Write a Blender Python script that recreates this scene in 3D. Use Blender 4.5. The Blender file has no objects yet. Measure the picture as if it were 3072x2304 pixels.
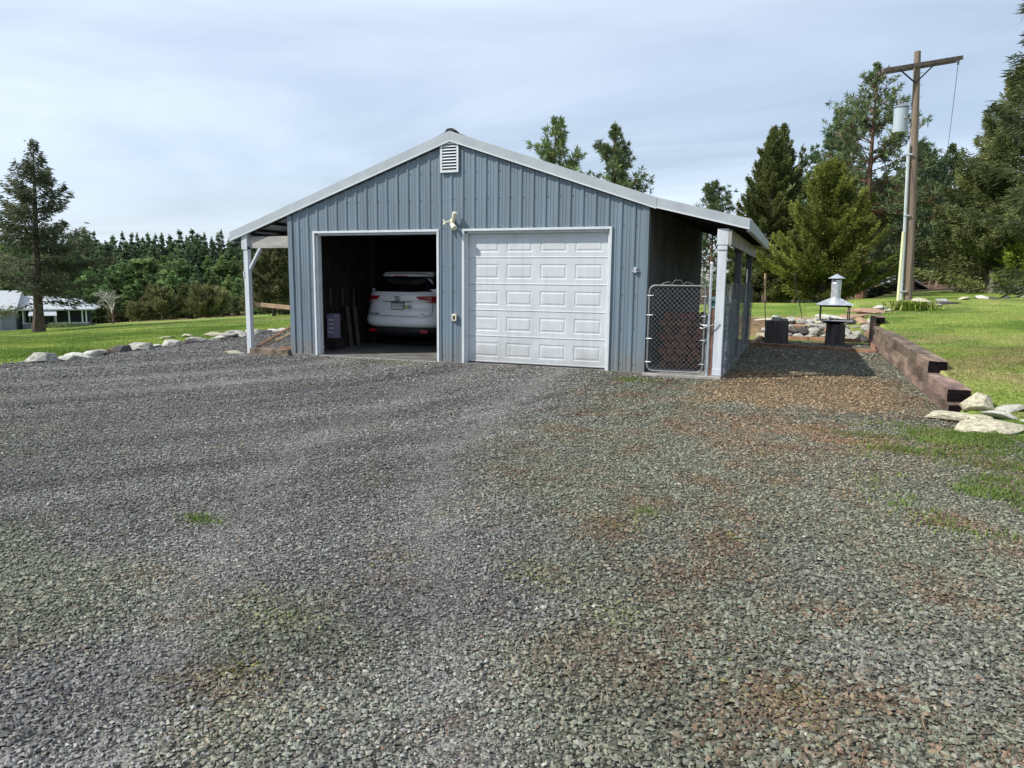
import bpy, bmesh, math, random
import numpy as np
from mathutils import Vector, Matrix
R = math.radians
random.seed(7)
SC = bpy.context.scene
COL = SC.collection

# ------------------------------------------------------------------ camera
cd = bpy.data.cameras.new("camera"); cam = bpy.data.objects.new("camera", cd); COL.objects.link(cam)
CAM = np.array([6.1004, -12.637, 1.5814])
yaw, pit, rol = R(21.0594), R(-8.1264), R(0.558)
fw = Vector((-math.sin(yaw)*math.cos(pit), math.cos(yaw)*math.cos(pit), math.sin(pit)))
rt = Vector((math.cos(yaw), math.sin(yaw), 0)); up = rt.cross(fw)
r2 = rt*math.cos(rol) + up*math.sin(rol); u2 = -rt*math.sin(rol) + up*math.cos(rol)
M = Matrix((r2, u2, -fw)).transposed().to_4x4(); M.translation = Vector(CAM)
cam.matrix_world = M
cd.sensor_width = 36.0; cd.lens = 36.0*2212.949/3072; cd.clip_end = 2000; cd.clip_start = 0.05
SC.camera = cam

# ------------------------------------------------------------------ world, sun
SA, SB = 0.82, 0.60                       # shadow offset per metre of height, along +X and +Y
sun_dir = Vector((-SA, -SB, 1)).normalized()
elev = math.asin(sun_dir.z); azim = math.atan2(sun_dir.x, sun_dir.y) % (2*math.pi)
w = bpy.data.worlds.new("World"); SC.world = w; w.use_nodes = True
nt = w.node_tree; N = nt.nodes; L = nt.links; N.clear()
out = N.new('ShaderNodeOutputWorld'); bg = N.new('ShaderNodeBackground'); bg.inputs[1].default_value = 0.088
sky = N.new('ShaderNodeTexSky'); sky.sky_type = 'NISHITA'; sky.sun_disc = False
sky.sun_elevation = elev; sky.sun_rotation = azim; sky.air_density = 1.0; sky.dust_density = 0.6; sky.ozone_density = 1.5
tc = N.new('ShaderNodeTexCoord'); sep = N.new('ShaderNodeSeparateXYZ'); L.new(tc.outputs['Generated'], sep.inputs[0])
def wmath(op, a, b=None, c=None):
    n = N.new('ShaderNodeMath'); n.operation = op
    for i, v in enumerate((a, b, c)):
        if v is None: continue
        if isinstance(v, (int, float)): n.inputs[i].default_value = v
        else: L.new(v, n.inputs[i])
    return n.outputs[0]
zz = wmath('ADD', wmath('MAXIMUM', sep.outputs[2], 0.0), 0.12)
cx = wmath('DIVIDE', sep.outputs[0], zz); cy = wmath('DIVIDE', sep.outputs[1], zz)
cmb = N.new('ShaderNodeCombineXYZ'); L.new(cx, cmb.inputs[0]); L.new(cy, cmb.inputs[1])
mp = N.new('ShaderNodeMapping'); mp.inputs['Rotation'].default_value = (0, 0, R(-38)); mp.inputs['Scale'].default_value = (0.26, 0.55, 1)
L.new(cmb.outputs[0], mp.inputs[0])
n1 = N.new('ShaderNodeTexNoise'); n1.inputs['Scale'].default_value = 1.0; n1.inputs['Detail'].default_value = 7; n1.inputs['Roughness'].default_value = 0.52
n1.inputs['Distortion'].default_value = 0.6
L.new(mp.outputs[0], n1.inputs[0])
mr = N.new('ShaderNodeMapRange'); mr.inputs[1].default_value = 0.36; mr.inputs[2].default_value = 0.62
mr.inputs[3].default_value = 0.38; mr.inputs[4].default_value = 0.92; L.new(n1.outputs[0], mr.inputs[0])
mx = N.new('ShaderNodeMix'); mx.data_type = 'RGBA'; L.new(mr.outputs[0], mx.inputs[0])
L.new(sky.outputs[0], mx.inputs[6]); mx.inputs[7].default_value = (8.8, 10.1, 12.1, 1)
L.new(mx.outputs[2], bg.inputs[0]); L.new(bg.outputs[0], out.inputs[0])
sd = bpy.data.lights.new("sun", 'SUN'); sd.energy = 4.8; sd.angle = R(0.7); sd.color = (1, 0.955, 0.88)
so = bpy.data.objects.new("sun", sd); so.rotation_euler = (-sun_dir).to_track_quat('-Z', 'Y').to_euler(); COL.objects.link(so)
SC.view_settings.view_transform = 'Standard'; SC.view_settings.look = 'None'
SC.view_settings.exposure = 0.25; SC.view_settings.gamma = 1.0
SC.render.engine = 'CYCLES'
SC.cycles.max_bounces = 6; SC.cycles.diffuse_bounces = 3; SC.cycles.glossy_bounces = 3; SC.cycles.transparent_max_bounces = 6
SC.cycles.use_denoising = True

# ------------------------------------------------------------------ helpers
def tag(o, label=None, cat=None, group=None, kind=None):
    if label: o['label'] = label
    if cat: o['category'] = cat
    if group: o['group'] = group
    if kind: o['kind'] = kind
    return o
def empty(name, loc, label, cat, group=None, rz=0):
    o = bpy.data.objects.new(name, None); COL.objects.link(o); o.location = loc; o.rotation_euler = (0, 0, rz)
    o.empty_display_size = 0.2
    return tag(o, label, cat, group)
def s2l(c): return tuple((v/12.92 if v <= 0.04045 else ((v+0.055)/1.055)**2.4) for v in c)

class MB:
    """collects pieces of ONE mesh"""
    def __init__(s): s.v = []; s.f = []; s.m = []
    def add(s, vs, fs, mi=0):
        b = len(s.v); s.v += [tuple(p) for p in vs]; s.f += [tuple(b+i for i in f) for f in fs]; s.m += [mi]*len(fs); return s
    def box(s, a, b, mi=0):
        x0, y0, z0 = a; x1, y1, z1 = b
        return s.add([(x0,y0,z0),(x1,y0,z0),(x1,y1,z0),(x0,y1,z0),(x0,y0,z1),(x1,y0,z1),(x1,y1,z1),(x0,y1,z1)],
              [(0,3,2,1),(4,5,6,7),(0,1,5,4),(1,2,6,5),(2,3,7,6),(3,0,4,7)], mi)
    def bar(s, p, q, w, h, mi=0, upv=(0,0,1), w2=None, h2=None):
        p = Vector(p); q = Vector(q); d = (q-p).normalized(); u = Vector(upv)
        if abs(d.dot(u)) > .99: u = Vector((0,1,0))
        sx = d.cross(u).normalized(); uu = sx.cross(d).normalized(); vs = []
        for c, ww, hh in ((p, w, h), (q, w2 or w, h2 or h)):
            for i, j in ((-1,-1),(1,-1),(1,1),(-1,1)): vs.append(c + sx*ww/2*i + uu*hh/2*j)
        return s.add(vs, [(0,1,2,3),(7,6,5,4),(0,4,5,1),(1,5,6,2),(2,6,7,3),(3,7,4,0)], mi)
    def tube(s, pts, r, n=8, mi=0, cap=True):
        pts = [Vector(p) for p in pts]; rs = r if isinstance(r, (list, tuple)) else [r]*len(pts)
        rings = []; ref = None
        for i, p in enumerate(pts):
            d = (pts[min(i+1, len(pts)-1)] - pts[max(i-1, 0)]).normalized()
            if ref is None:
                ref = Vector((0,0,1)) if abs(d.z) < .9 else Vector((1,0,0))
            a = d.cross(ref).normalized(); b = a.cross(d).normalized(); ref = b
            rings.append([p + (a*math.cos(2*math.pi*k/n) + b*math.sin(2*math.pi*k/n))*rs[i] for k in range(n)])
        vs = [v for rg in rings for v in rg]; fs = []
        for i in range(len(pts)-1):
            for k in range(n):
                fs.append((i*n+k, i*n+(k+1) % n, (i+1)*n+(k+1) % n, (i+1)*n+k))
        if cap: fs.append(tuple(range(n))[::-1]); fs.append(tuple((len(pts)-1)*n+k for k in range(n)))
        return s.add(vs, fs, mi)
    def lathe(s, prof, c=(0,0,0), n=24, mi=0):
        vs = []; fs = []
        for r, z in prof:
            for k in range(n): vs.append((c[0]+r*math.cos(2*math.pi*k/n), c[1]+r*math.sin(2*math.pi*k/n), c[2]+z))
        for i in range(len(prof)-1):
            for k in range(n): fs.append((i*n+k, i*n+(k+1) % n, (i+1)*n+(k+1) % n, (i+1)*n+k))
        fs.append(tuple(range(n))[::-1]); fs.append(tuple((len(prof)-1)*n+k for k in range(n)))
        return s.add(vs, fs, mi)
    def mesh(s, name, mats, smooth=False):
        me = bpy.data.meshes.new(name); me.from_pydata(s.v, [], s.f)
        for m in (mats if isinstance(mats, (list, tuple)) else [mats]): me.materials.append(m)
        if any(s.m): me.polygons.foreach_set('material_index', s.m)
        me.polygons.foreach_set('use_smooth', [bool(smooth)]*len(s.f))
        me.update(); return me
    def build(s, name, mats, parent=None, bevel=0, smooth=False, loc=None, rz=0):
        me = s.mesh(name, mats, smooth)
        if bevel:
            bm = bmesh.new(); bm.from_mesh(me)
            bmesh.ops.remove_doubles(bm, verts=bm.verts, dist=1e-5)
            es = [e for e in bm.edges if len(e.link_faces) == 2 and e.calc_face_angle(0) > R(35)]
            bmesh.ops.bevel(bm, geom=es, offset=bevel, segments=2, affect='EDGES', profile=.6)
            bm.to_mesh(me); bm.free()
        o = bpy.data.objects.new(name, me); COL.objects.link(o)
        if parent: o.parent = parent
        if loc: o.location = loc
        if rz: o.rotation_euler = (0, 0, rz)
        return o
def npmesh(name, verts, faces, mats, colors=None, smooth=False):
    """verts (n,3), faces (m,k); colors per vertex (n,3)"""
    me = bpy.data.meshes.new(name); nv = len(verts); nf, k = faces.shape
    me.vertices.add(nv); me.vertices.foreach_set('co', verts.astype(np.float32).ravel())
    me.loops.add(nf*k); me.loops.foreach_set('vertex_index', faces.astype(np.int32).ravel())
    me.polygons.add(nf); me.polygons.foreach_set('loop_start', np.arange(0, nf*k, k, dtype=np.int32))
    me.polygons.foreach_set('use_smooth', np.full(nf, bool(smooth)))
    for m in (mats if isinstance(mats, (list, tuple)) else [mats]): me.materials.append(m)
    if colors is not None:
        at = me.color_attributes.new('Col', 'FLOAT_COLOR', 'POINT')
        c4 = np.ones((nv, 4), dtype=np.float32); c4[:, :3] = colors; at.data.foreach_set('color', c4.ravel())
    me.update(calc_edges=True); return me
def link(name, me, parent=None, loc=None):
    o = bpy.data.objects.new(name, me); COL.objects.link(o)
    if parent: o.parent = parent
    if loc is not None: o.location = loc
    return o
def text_obj(name, s, size, mat, parent, loc, rot=(R(90), 0, 0), ext=0.001, align='CENTER'):
    cu = bpy.data.curves.new(name, 'FONT'); cu.body = s; cu.size = size; cu.extrude = ext; cu.align_x = align; cu.align_y = 'CENTER'
    t = bpy.data.objects.new('tmp_text', cu); COL.objects.link(t)
    me = bpy.data.meshes.new_from_object(t.evaluated_get(bpy.context.evaluated_depsgraph_get()))
    bpy.data.objects.remove(t); me.materials.clear(); me.materials.append(mat)
    o = bpy.data.objects.new(name, me); COL.objects.link(o); o.parent = parent; o.location = loc; o.rotation_euler = rot
    return o

# ------------------------------------------------------------------ materials
def mat(name, col, rough=.7, metal=0, var=.15, scale=6, bump=0, bscale=40, col2=None, stretch=(1,1,1), attr=False, objrand=0, spec=.4, detail=5, transl=0, contrast=(.35,.65), dirt=0):
    m = bpy.data.materials.new(name); m.use_nodes = True; t = m.node_tree; n = t.nodes; l = t.links
    b = n['Principled BSDF']; b.inputs['Roughness'].default_value = rough; b.inputs['Metallic'].default_value = metal
    b.inputs['Specular IOR Level'].default_value = spec
    tx = n.new('ShaderNodeTexCoord'); mpn = n.new('ShaderNodeMapping'); mpn.inputs['Scale'].default_value = stretch
    l.new(tx.outputs['Object'], mpn.inputs[0])
    no = n.new('ShaderNodeTexNoise'); no.inputs['Scale'].default_value = scale; no.inputs['Detail'].default_value = detail
    l.new(mpn.outputs[0], no.inputs[0])
    mr = n.new('ShaderNodeMapRange'); mr.inputs[1].default_value = contrast[0]; mr.inputs[2].default_value = contrast[1]; l.new(no.outputs[0], mr.inputs[0])
    mx = n.new('ShaderNodeMix'); mx.data_type = 'RGBA'; l.new(mr.outputs[0], mx.inputs[0])
    if attr:
        va = n.new('ShaderNodeVertexColor'); va.layer_name = 'Col'
        mx.inputs[6].default_value = (1-var,)*3+(1,); mx.inputs[7].default_value = (1+var,)*3+(1,)
        mu = n.new('ShaderNodeMix'); mu.data_type = 'RGBA'; mu.blend_type = 'MULTIPLY'; mu.inputs[0].default_value = 1
        l.new(va.outputs[0], mu.inputs[6]); l.new(mx.outputs[2], mu.inputs[7]); src = mu.outputs[2]
    else:
        c2 = col2 or tuple(c*(1-var) for c in col); c1 = col if col2 else tuple(c*(1+var) for c in col)
        mx.inputs[6].default_value = c1+(1,); mx.inputs[7].default_value = c2+(1,); src = mx.outputs[2]
    if objrand:
        oi = n.new('ShaderNodeObjectInfo'); hs = n.new('ShaderNodeHueSaturation')
        r1 = n.new('ShaderNodeMapRange'); r1.inputs[3].default_value = 1-objrand; r1.inputs[4].default_value = 1+objrand; l.new(oi.outputs['Random'], r1.inputs[0])
        r2_ = n.new('ShaderNodeMapRange'); r2_.inputs[3].default_value = .5-objrand*.06; r2_.inputs[4].default_value = .5+objrand*.05
        fr = n.new('ShaderNodeMath'); fr.operation = 'FRACT'; ml = n.new('ShaderNodeMath'); ml.operation = 'MULTIPLY'; ml.inputs[1].default_value = 7.31
        l.new(oi.outputs['Random'], ml.inputs[0]); l.new(ml.outputs[0], fr.inputs[0]); l.new(fr.outputs[0], r2_.inputs[0])
        l.new(r1.outputs[0], hs.inputs['Value']); l.new(r2_.outputs[0], hs.inputs['Hue']); l.new(src, hs.inputs['Color']); src = hs.outputs[0]
    if dirt:      # splashed mud and dust near the ground, and faint vertical streaks
        sz_ = n.new('ShaderNodeSeparateXYZ'); l.new(tx.outputs['Object'], sz_.inputs[0])
        n3_ = n.new('ShaderNodeTexNoise'); n3_.inputs['Scale'].default_value = 3.5; n3_.inputs['Detail'].default_value = 8; l.new(tx.outputs['Object'], n3_.inputs[0])
        ma = n.new('ShaderNodeMath'); ma.operation = 'MULTIPLY_ADD'; l.new(n3_.outputs[0], ma.inputs[0]); ma.inputs[1].default_value = -1.1; l.new(sz_.outputs[2], ma.inputs[2])
        rr_ = n.new('ShaderNodeMapRange'); rr_.inputs[1].default_value = -.55; rr_.inputs[2].default_value = -.05; rr_.inputs[3].default_value = dirt; rr_.inputs[4].default_value = 0; l.new(ma.outputs[0], rr_.inputs[0])
        md = n.new('ShaderNodeMix'); md.data_type = 'RGBA'; l.new(rr_.outputs[0], md.inputs[0]); l.new(src, md.inputs[6]); md.inputs[7].default_value = (.20, .175, .14, 1); src = md.outputs[2]
        ms_ = n.new('ShaderNodeMapping'); ms_.inputs['Scale'].default_value = (7, 7, .35); l.new(tx.outputs['Object'], ms_.inputs[0])
        n4_ = n.new('ShaderNodeTexNoise'); n4_.inputs['Scale'].default_value = 1.6; n4_.inputs['Detail'].default_value = 6; l.new(ms_.outputs[0], n4_.inputs[0])
        r4_ = n.new('ShaderNodeMapRange'); r4_.inputs[1].default_value = .5; r4_.inputs[2].default_value = .75; r4_.inputs[3].default_value = 1; r4_.inputs[4].default_value = 1-dirt*.35; l.new(n4_.outputs[0], r4_.inputs[0])
        m4_ = n.new('ShaderNodeMix'); m4_.data_type = 'RGBA'; m4_.blend_type = 'MULTIPLY'; m4_.inputs[0].default_value = 1; l.new(src, m4_.inputs[6]); l.new(r4_.outputs[0], m4_.inputs[7]); src = m4_.outputs[2]
    l.new(src, b.inputs['Base Color'])
    if bump:
        nb = n.new('ShaderNodeTexNoise'); nb.inputs['Scale'].default_value = bscale; nb.inputs['Detail'].default_value = 6; l.new(mpn.outputs[0], nb.inputs[0])
        bu = n.new('ShaderNodeBump'); bu.inputs['Strength'].default_value = min(1, bump); bu.inputs['Distance'].default_value = .02*bump; l.new(nb.outputs[0], bu.inputs['Height']); l.new(bu.outputs[0], b.inputs['Normal'])
    if transl:
        tr = n.new('ShaderNodeBsdfTranslucent'); l.new(src, tr.inputs[0]); ms = n.new('ShaderNodeMixShader'); ms.inputs[0].default_value = transl
        l.new(b.outputs[0], ms.inputs[1]); l.new(tr.outputs[0], ms.inputs[2]); l.new(ms.outputs[0], n['Material Output'].inputs[0])
    return m
M_side = mat('blue_siding', (.142,.187,.226), .42, 0, .10, 3, .15, 60, stretch=(1,1,.15), dirt=.55)
M_trim = mat('galvanised_trim', (.35,.385,.41), .45, 0, .07, 4, .1, 30)
M_white = mat('white_trim', (.54,.58,.60), .5, 0, .06, 5)
M_roof = mat('roof_metal', (.52,.56,.59), .38, .25, .08, 2)
M_door = mat('garage_door_paint', (.51,.54,.56), .5, 0, .05, 3, .1, 80, dirt=.35)
M_post = mat('whitewashed_wood', (.50,.53,.57), .75, 0, .18, 9, .5, 60, stretch=(1,1,.12), contrast=(.3,.75))
M_postd = mat('shade_darkened_post', (.10,.10,.105), .8, 0, .3, 9, .5, 60, stretch=(1,1,.12))  # inner lean-to posts: roof and wall shade put into the wood colour
M_beamw = mat('weathered_beam', (.30,.29,.27), .8, 0, .3, 6, .5, 50, stretch=(.2,.2,1))
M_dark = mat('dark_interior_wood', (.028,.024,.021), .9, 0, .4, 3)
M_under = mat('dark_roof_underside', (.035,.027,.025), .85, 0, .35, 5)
M_conc = mat('concrete', (.30,.29,.27), .85, 0, .2, 5, .4, 60)
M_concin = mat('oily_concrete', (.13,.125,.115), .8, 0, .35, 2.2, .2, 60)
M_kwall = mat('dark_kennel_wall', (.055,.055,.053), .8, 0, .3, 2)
M_black = mat('black_rubber', (.012,.012,.013), .6, 0, .2)
M_blk_metal = mat('black_steel', (.02,.02,.022), .5, .3, .3, 20)
M_galv = mat('galvanised_steel', (.60,.63,.66), .40, .7, .18, 14, .1, 50)
M_wire = mat('weathered_wire', (.20,.21,.21), .55, .4, .15, 9)
M_gatewire = mat('chain_link_wire', (.27,.29,.29), .5, .5, .2, 30)
M_ivory = mat('ivory_plastic', (.62,.60,.46), .45, 0, .1, 20)
M_screw = mat('dark_screw', (.06,.08,.10), .5, .4)
M_pole = mat('utility_pole_wood', (.20,.15,.115), .85, 0, .35, 5, .8, 40, stretch=(4,4,.12), contrast=(.3,.7))
M_arm = mat('crossarm_wood', (.115,.09,.075), .85, 0, .35, 8, .6, 60)
M_trans = mat('transformer_paint', (.36,.42,.46), .4, .1, .06, 4)
M_pvc = mat('grey_conduit', (.46,.49,.51), .5, 0, .08, 4)
M_guard = mat('yellow_guy_guard', (.55,.56,.33), .5, 0, .1, 3)
M_porc = mat('porcelain', (.25,.25,.25), .25, 0, .1)
M_tie = mat('creosote_tie', (.25,.18,.135), .9, 0, .4, 5, .9, 30, stretch=(1,.25,1), col2=(.085,.058,.045), objrand=.28)
M_tieend = mat('tie_end_grain', (.010,.007,.008), .95, 0, .4, 18, .5, 60, spec=.05)
M_board = mat('red_cedar_board', (.26,.145,.085), .8, 0, .3, 7, .5, 40, objrand=.25)
M_boardl = mat('pale_split_board', (.40,.27,.165), .8, 0, .25, 7, .5, 40, objrand=.25)
M_stump = mat('weathered_stump', (.075,.066,.062), .9, 0, .4, 6, 1, 30, stretch=(1.6,1.6,.25))
M_rock = mat('pale_rock', (.46,.45,.40), .9, 0, .3, 5, .8, 22, col2=(.17,.165,.15), objrand=.2)
M_rockd = mat('dark_basalt_rock', (.105,.095,.09), .9, 0, .3, 5, .8, 22, col2=(.055,.05,.05), objrand=.3)
M_rockw = mat('white_quartz_rock', (.54,.54,.49), .85, 0, .3, 6, .7, 22, col2=(.34,.33,.27), objrand=.12)
M_rocky = mat('cream_rock', (.56,.52,.37), .9, 0, .3, 7, .9, 18, col2=(.27,.25,.18), objrand=.15)
M_rocko = mat('orange_rock', (.40,.26,.16), .9, 0, .3, 6, .7, 22, col2=(.24,.17,.12), objrand=.2)
M_bark = mat('tree_bark', (.085,.062,.05), .95, 0, .4, 8, .8, 30, stretch=(2,2,.4))
M_barkp = mat('pine_bark', (.15,.085,.055), .95, 0, .4, 8, .8, 30, stretch=(2,2,.4))
M_dimb = mat('bay_dimmed_board', (.10,.095,.09), .8)  # grey lowered so pieces inside the bay look dim
M_twigs = mat('bare_twigs', (.34,.33,.26), .95, 0, .3, 8)
M_fol = mat('conifer_foliage', None, .75, 0, .18, .9, attr=True, transl=.32, spec=.15)
M_folf = mat('far_conifer_foliage', None, .8, 0, .22, .35, attr=True, objrand=.30, transl=.30, spec=.1)
M_grassb = mat('grass_blades', None, .6, 0, .1, .8, attr=True, transl=.35, spec=.2)
M_carw = mat('white_car_paint', (.82,.83,.84), .22, 0, .01, 2, spec=.6)
M_glass = mat('dark_car_glass', (.006,.007,.009), .08, 0, .05, spec=.6)
M_red = mat('tail_lamp_red', (.30,.012,.02), .15, 0, .15, 30, spec=.6)
M_lampc = mat('lamp_clear', (.55,.5,.5), .15, 0, .15, 30)
M_chrome = mat('chrome', (.6,.62,.64), .18, 1, .05)
M_plate = mat('licence_plate_face', (.60,.63,.64), .4, 0, .06, 30)
M_ink = mat('dark_ink', (.02,.025,.05), .5, 0, .1)
M_yel = mat('yellow_sticker', (.50,.52,.09), .5, 0, .1)
M_stk = mat('white_sticker', (.62,.64,.68), .5, 0, .05)
M_jug = mat('violet_grey_box', (.27,.24,.36), .6, 0, .1)
M_log = mat('firewood_bark', (.10,.035,.028), .9, 0, .4, 9, .8, 40, objrand=.4)
M_loge = mat('firewood_end', (.115,.045,.03), .9, 0, .3, 12, .3, 40, objrand=.35)
M_tarp = mat('teal_tarp', (.11,.20,.20), .5, 0, .25, 7, .6, 14)
M_hwall = mat('grey_house_siding', (.165,.18,.215), .7, 0, .1, 4)
M_hroof = mat('house_roof', (.42,.44,.46), .5, .1, .08, 4)
M_lat = mat('white_lattice', (.50,.53,.56), .6, 0, .05)
M_barnw = mat('dark_barn_wall', (.035,.037,.042), .85, 0, .2, 4)
M_barnr = mat('barn_roof', (.26,.27,.29), .6, .1, .25, 3)
M_pinkw = mat('rusty_panel', (.22,.12,.10), .8)

# ------------------------------------------------------------------ numpy noise
def hash2(ix, iy, s=0):
    h = (ix.astype(np.int64)*374761393 + iy.astype(np.int64)*668265263 + s*974711) & 0x7fffffff
    h = ((h ^ (h >> 13))*1274126177) & 0x7fffffff
    return ((h ^ (h >> 16)) & 0xffff)/65535.0
def vnoise(x, y, s=0):
    ix = np.floor(x); iy = np.floor(y); fx = x-ix; fy = y-iy; fx = fx*fx*(3-2*fx); fy = fy*fy*(3-2*fy)
    a = hash2(ix, iy, s); b = hash2(ix+1, iy, s); c = hash2(ix, iy+1, s); d = hash2(ix+1, iy+1, s)
    return (a*(1-fx)+b*fx)*(1-fy)+(c*(1-fx)+d*fx)*fy
def fbm(x, y, s=0, o=4):
    v = 0; a = .5; t = 0
    for i in range(o): v = v+a*vnoise(x*2**i, y*2**i, s+i*17); t += a; a *= .5
    return v/t
def sst(a, b, x): t = np.clip((x-a)/(b-a), 0, 1); return t*t*(3-2*t)

# ------------------------------------------------------------------ terrain
G0 = -0.07
TY = [-9, -4, -3, -2, 0, 4, 9, 14, 20, 29, 45, 60, 300]
TZ = [0, .0, .05, .17, .42, .46, .60, .80, 1.05, 1.22, 1.15, .9, .9]
def height(x, y):
    x = np.asarray(x, float); y = np.asarray(y, float)
    s = np.maximum(0, -7.8-x); s = np.minimum(s, 120)
    z = -.070*s*s/(s+4)
    T = np.interp(y, TY, TZ)
    right = sst(8.02, 8.14, x)
    back = sst(9.9, 10.4, y)*sst(-6, 5, x)
    k = np.maximum(right, back*(.88+.12*right))
    T = T*(.80+.20*sst(5, 11, x))
    z = z + T*k - np.maximum(0, y-20)*.055*sst(15, 6, x)*sst(-12, -4, x)
    hill = np.maximum(0, y-50)*sst(12, 20, x)*.10 + np.maximum(0, x-20)*.03*sst(10, 30, y)
    z = z + np.minimum(hill, 3.2)
    far = np.maximum(0, -x-150)
    z = z + far*.05
    z = z + (fbm(x/9, y/9, 3)-.5)*.25*sst(10, 30, np.abs(x+1)) *sst(-.1,.5, -x/20) 
    z = z + (fbm(x/2.5, y/2.5, 5)-.5)*.05
    return z + G0
def h1(x, y): return float(height(np.array([x]), np.array([y]))[0])

def rows(segs):
    out = []
    for a, b, st in segs: out += list(np.arange(a, b, st))
    return np.array(out + [segs[-1][1]])
def grid_mesh(name, xs, ys, zf, mats, colf=None, smooth=True, keep=None):
    X, Y = np.meshgrid(xs, ys); Z = zf(X, Y); v = np.stack([X, Y, Z], -1).reshape(-1, 3)
    nx = len(xs); i, j = np.meshgrid(np.arange(nx-1), np.arange(len(ys)-1)); a = (j*nx+i).ravel()
    f = np.stack([a, a+1, a+1+nx, a+nx], -1)
    if keep is not None:
        c = v[f].mean(1); f = f[keep(c[:, 0], c[:, 1])]
    return npmesh(name, v, f, mats, colf(X.ravel(), Y.ravel()) if colf else None, smooth)

# gravel outline: left and right edge for each y
def gl(y):
    b = np.interp(y, [-30, -5.2, -4.6, -4.2, -3.2, -1, 1.5, 4, 6.2, 7.2, 9], [-26, -24, -13, -8.0, -7.55, -7.5, -7.8, -8.4, -8.9, -7.2, -3.4])
    return b
def gr(y):
    return np.interp(y, [-30, -8, -6.2, -5.2, -4.2, -3.4, -2.6, 9, 10], [16, 14, 10.2, 8.9, 8.35, 8.25, 8.05, 8.05, 8.05])
def edge_dist(x, y):       # positive inside gravel
    return np.minimum(x-gl(y), gr(y)-x)

def lawn_col(x, y):
    n = fbm(x/1.7, y/1.7, 11); n2 = fbm(x/.5, y/.5, 23); n3 = fbm(x/5, y/5, 31)
    g = np.array([.115, .185, .032]); g2 = np.array([.215, .275, .060]); dry = np.array([.27, .225, .11]); soil = np.array([.17, .115, .07])
    t = sst(.35, .65, n)[:, None]; c = g*(1-t)+g2*t
    d = (sst(.52, .72, n3*.6+n2*.4)*.65)[:, None]; c = c*(1-d)+dry*d
    # dry patch on the slope right of the timbers
    dp = (np.exp(-(((x-10.0)/1.6)**2+((y+.3)/2.2)**2))*sst(.3, .6, n2))[:, None]*.8; c = c*(1-dp)+dry*dp
    # bare soil bank behind the fire pit
    sp = (sst(3.0, 3.8, x)*sst(7.6, 6.6, x)*sst(9.7, 10.2, y)*sst(13.6, 11.5, y+(n2-.5)*2))[:, None]; c = c*(1-sp)+soil*sp
    # brown hillside under the right-hand trees and forest floor
    fs = np.maximum(sst(40, 48, y)*sst(5, 9, x), 0)
    dd = (x-CAM[0])*(-math.sin(yaw))+(y-CAM[1])*math.cos(yaw)
    fs = np.maximum(fs, sst(90, 96, dd)*sst(10, 0, x))[:, None]
    c = c*(1-fs)+np.array([.12, .075, .05])*fs
    # mixed gravel/soil along the lower right
    mgl = (sst(-3.2, -4.6, y)*sst(7, 9, x)*sst(.36, .55, n2))[:, None]*.75
    c = c*(1-mgl)+np.array([.115, .10, .08])*mgl
    return c*(.75+.5*n2[:, None])
xs = rows([(-420, -120, 12), (-120, -50, 2.5), (-50, -20, 1.0), (-20, -5, .3), (-5, 7.5, .5), (7.5, 10, .08), (10, 18, .25), (18, 60, 1.5), (60, 300, 14)])
ys = rows([(-40, -12, 3), (-12, -6, .4), (-6, 14, .22), (14, 30, .6), (30, 80, 1.6), (80, 460, 12)])
def ground_z(x, y):
    ins = sst(0.02, .12, edge_dist(x, y))*sst(9.3, 8.9, y)
    bl = (np.abs(x) < 5.0) & (y > -.2) & (y < 8)
    return height(x, y) - .05*ins - np.where(bl, .15, 0)
M_lawn = mat('lawn', None, .85, 0, .3, 9, .9, 26, attr=True, spec=.1)
tag(link('ground', grid_mesh('ground', xs, ys, ground_z, M_lawn, lawn_col)), kind='structure')

# ---- gravel
TC = (-11.5, 1.2)
def track_r(x, y): return np.hypot(x-TC[0], y-TC[1])
T2Y = [-16, -10.4, -9, -6.8, -2, 0, 1]; T2X = [8.5, 5.1, 4.2, 3.05, 2.35, 2.2, 2.2]
def bands(x, y):
    """0..1 inside the compacted wheel tracks"""
    r = track_r(x, y); wob = (fbm(y*.6, x*.2, 9)-.5)*.35; b = 0
    for rc in (9.2, 10.7): b = np.maximum(b, np.exp(-((r-rc+wob)/.30)**2)*sst(-8, -4.5, y))
    for o in (0, -1.5): b = np.maximum(b, np.exp(-((x-np.interp(y, T2Y, T2X)-o+wob)/.27)**2)*(.95 if o == 0 else .7))
    for rc in (7.2, 12.6, 14.3): b = np.maximum(b, .5*np.exp(-((r-rc-wob)/.22)**2)*sst(3, -3, x-.1*y)*sst(-8.5, -5, y))
    return b
def ruts(x, y):
    r = track_r(x, y); th = np.arctan2(y-TC[1], x-TC[0])
    n = fbm(r*1.5, th*1.3, 41, 3); n2 = fbm(r*5.5, th*3.2, 47, 2)
    z = (n-.5)*.062 + (n2-.5)*.034
    z = z*sst(6.5, 3.5, x)*sst(-8.5, -4, y) + (fbm(x*1.1, y*1.1, 51)-.5)*.02
    # smooth wheel bands in front of the doors
    z = z*(1-.5*bands(x, y)) - .014*bands(x, y)
    return z
def gravel_z(x, y):
    e = sst(0, .25, edge_dist(x, y))
    bl = (np.abs(x) < 3.62) & (y > .12) & (y < 8)
    ap = .045*np.exp(-np.maximum(0, -y)/.5)*sst(-3.5, -3.0, x)*sst(3.4, 3.0, x)*(y < .3)
    return height(x, y) + e*.012 + .006 + ruts(x, y)*e*sst(-.05, -.9, y)*1.0 + ruts(x, y)*e*.4*(y > 0) + ap - np.where(bl, .14, 0)
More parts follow.
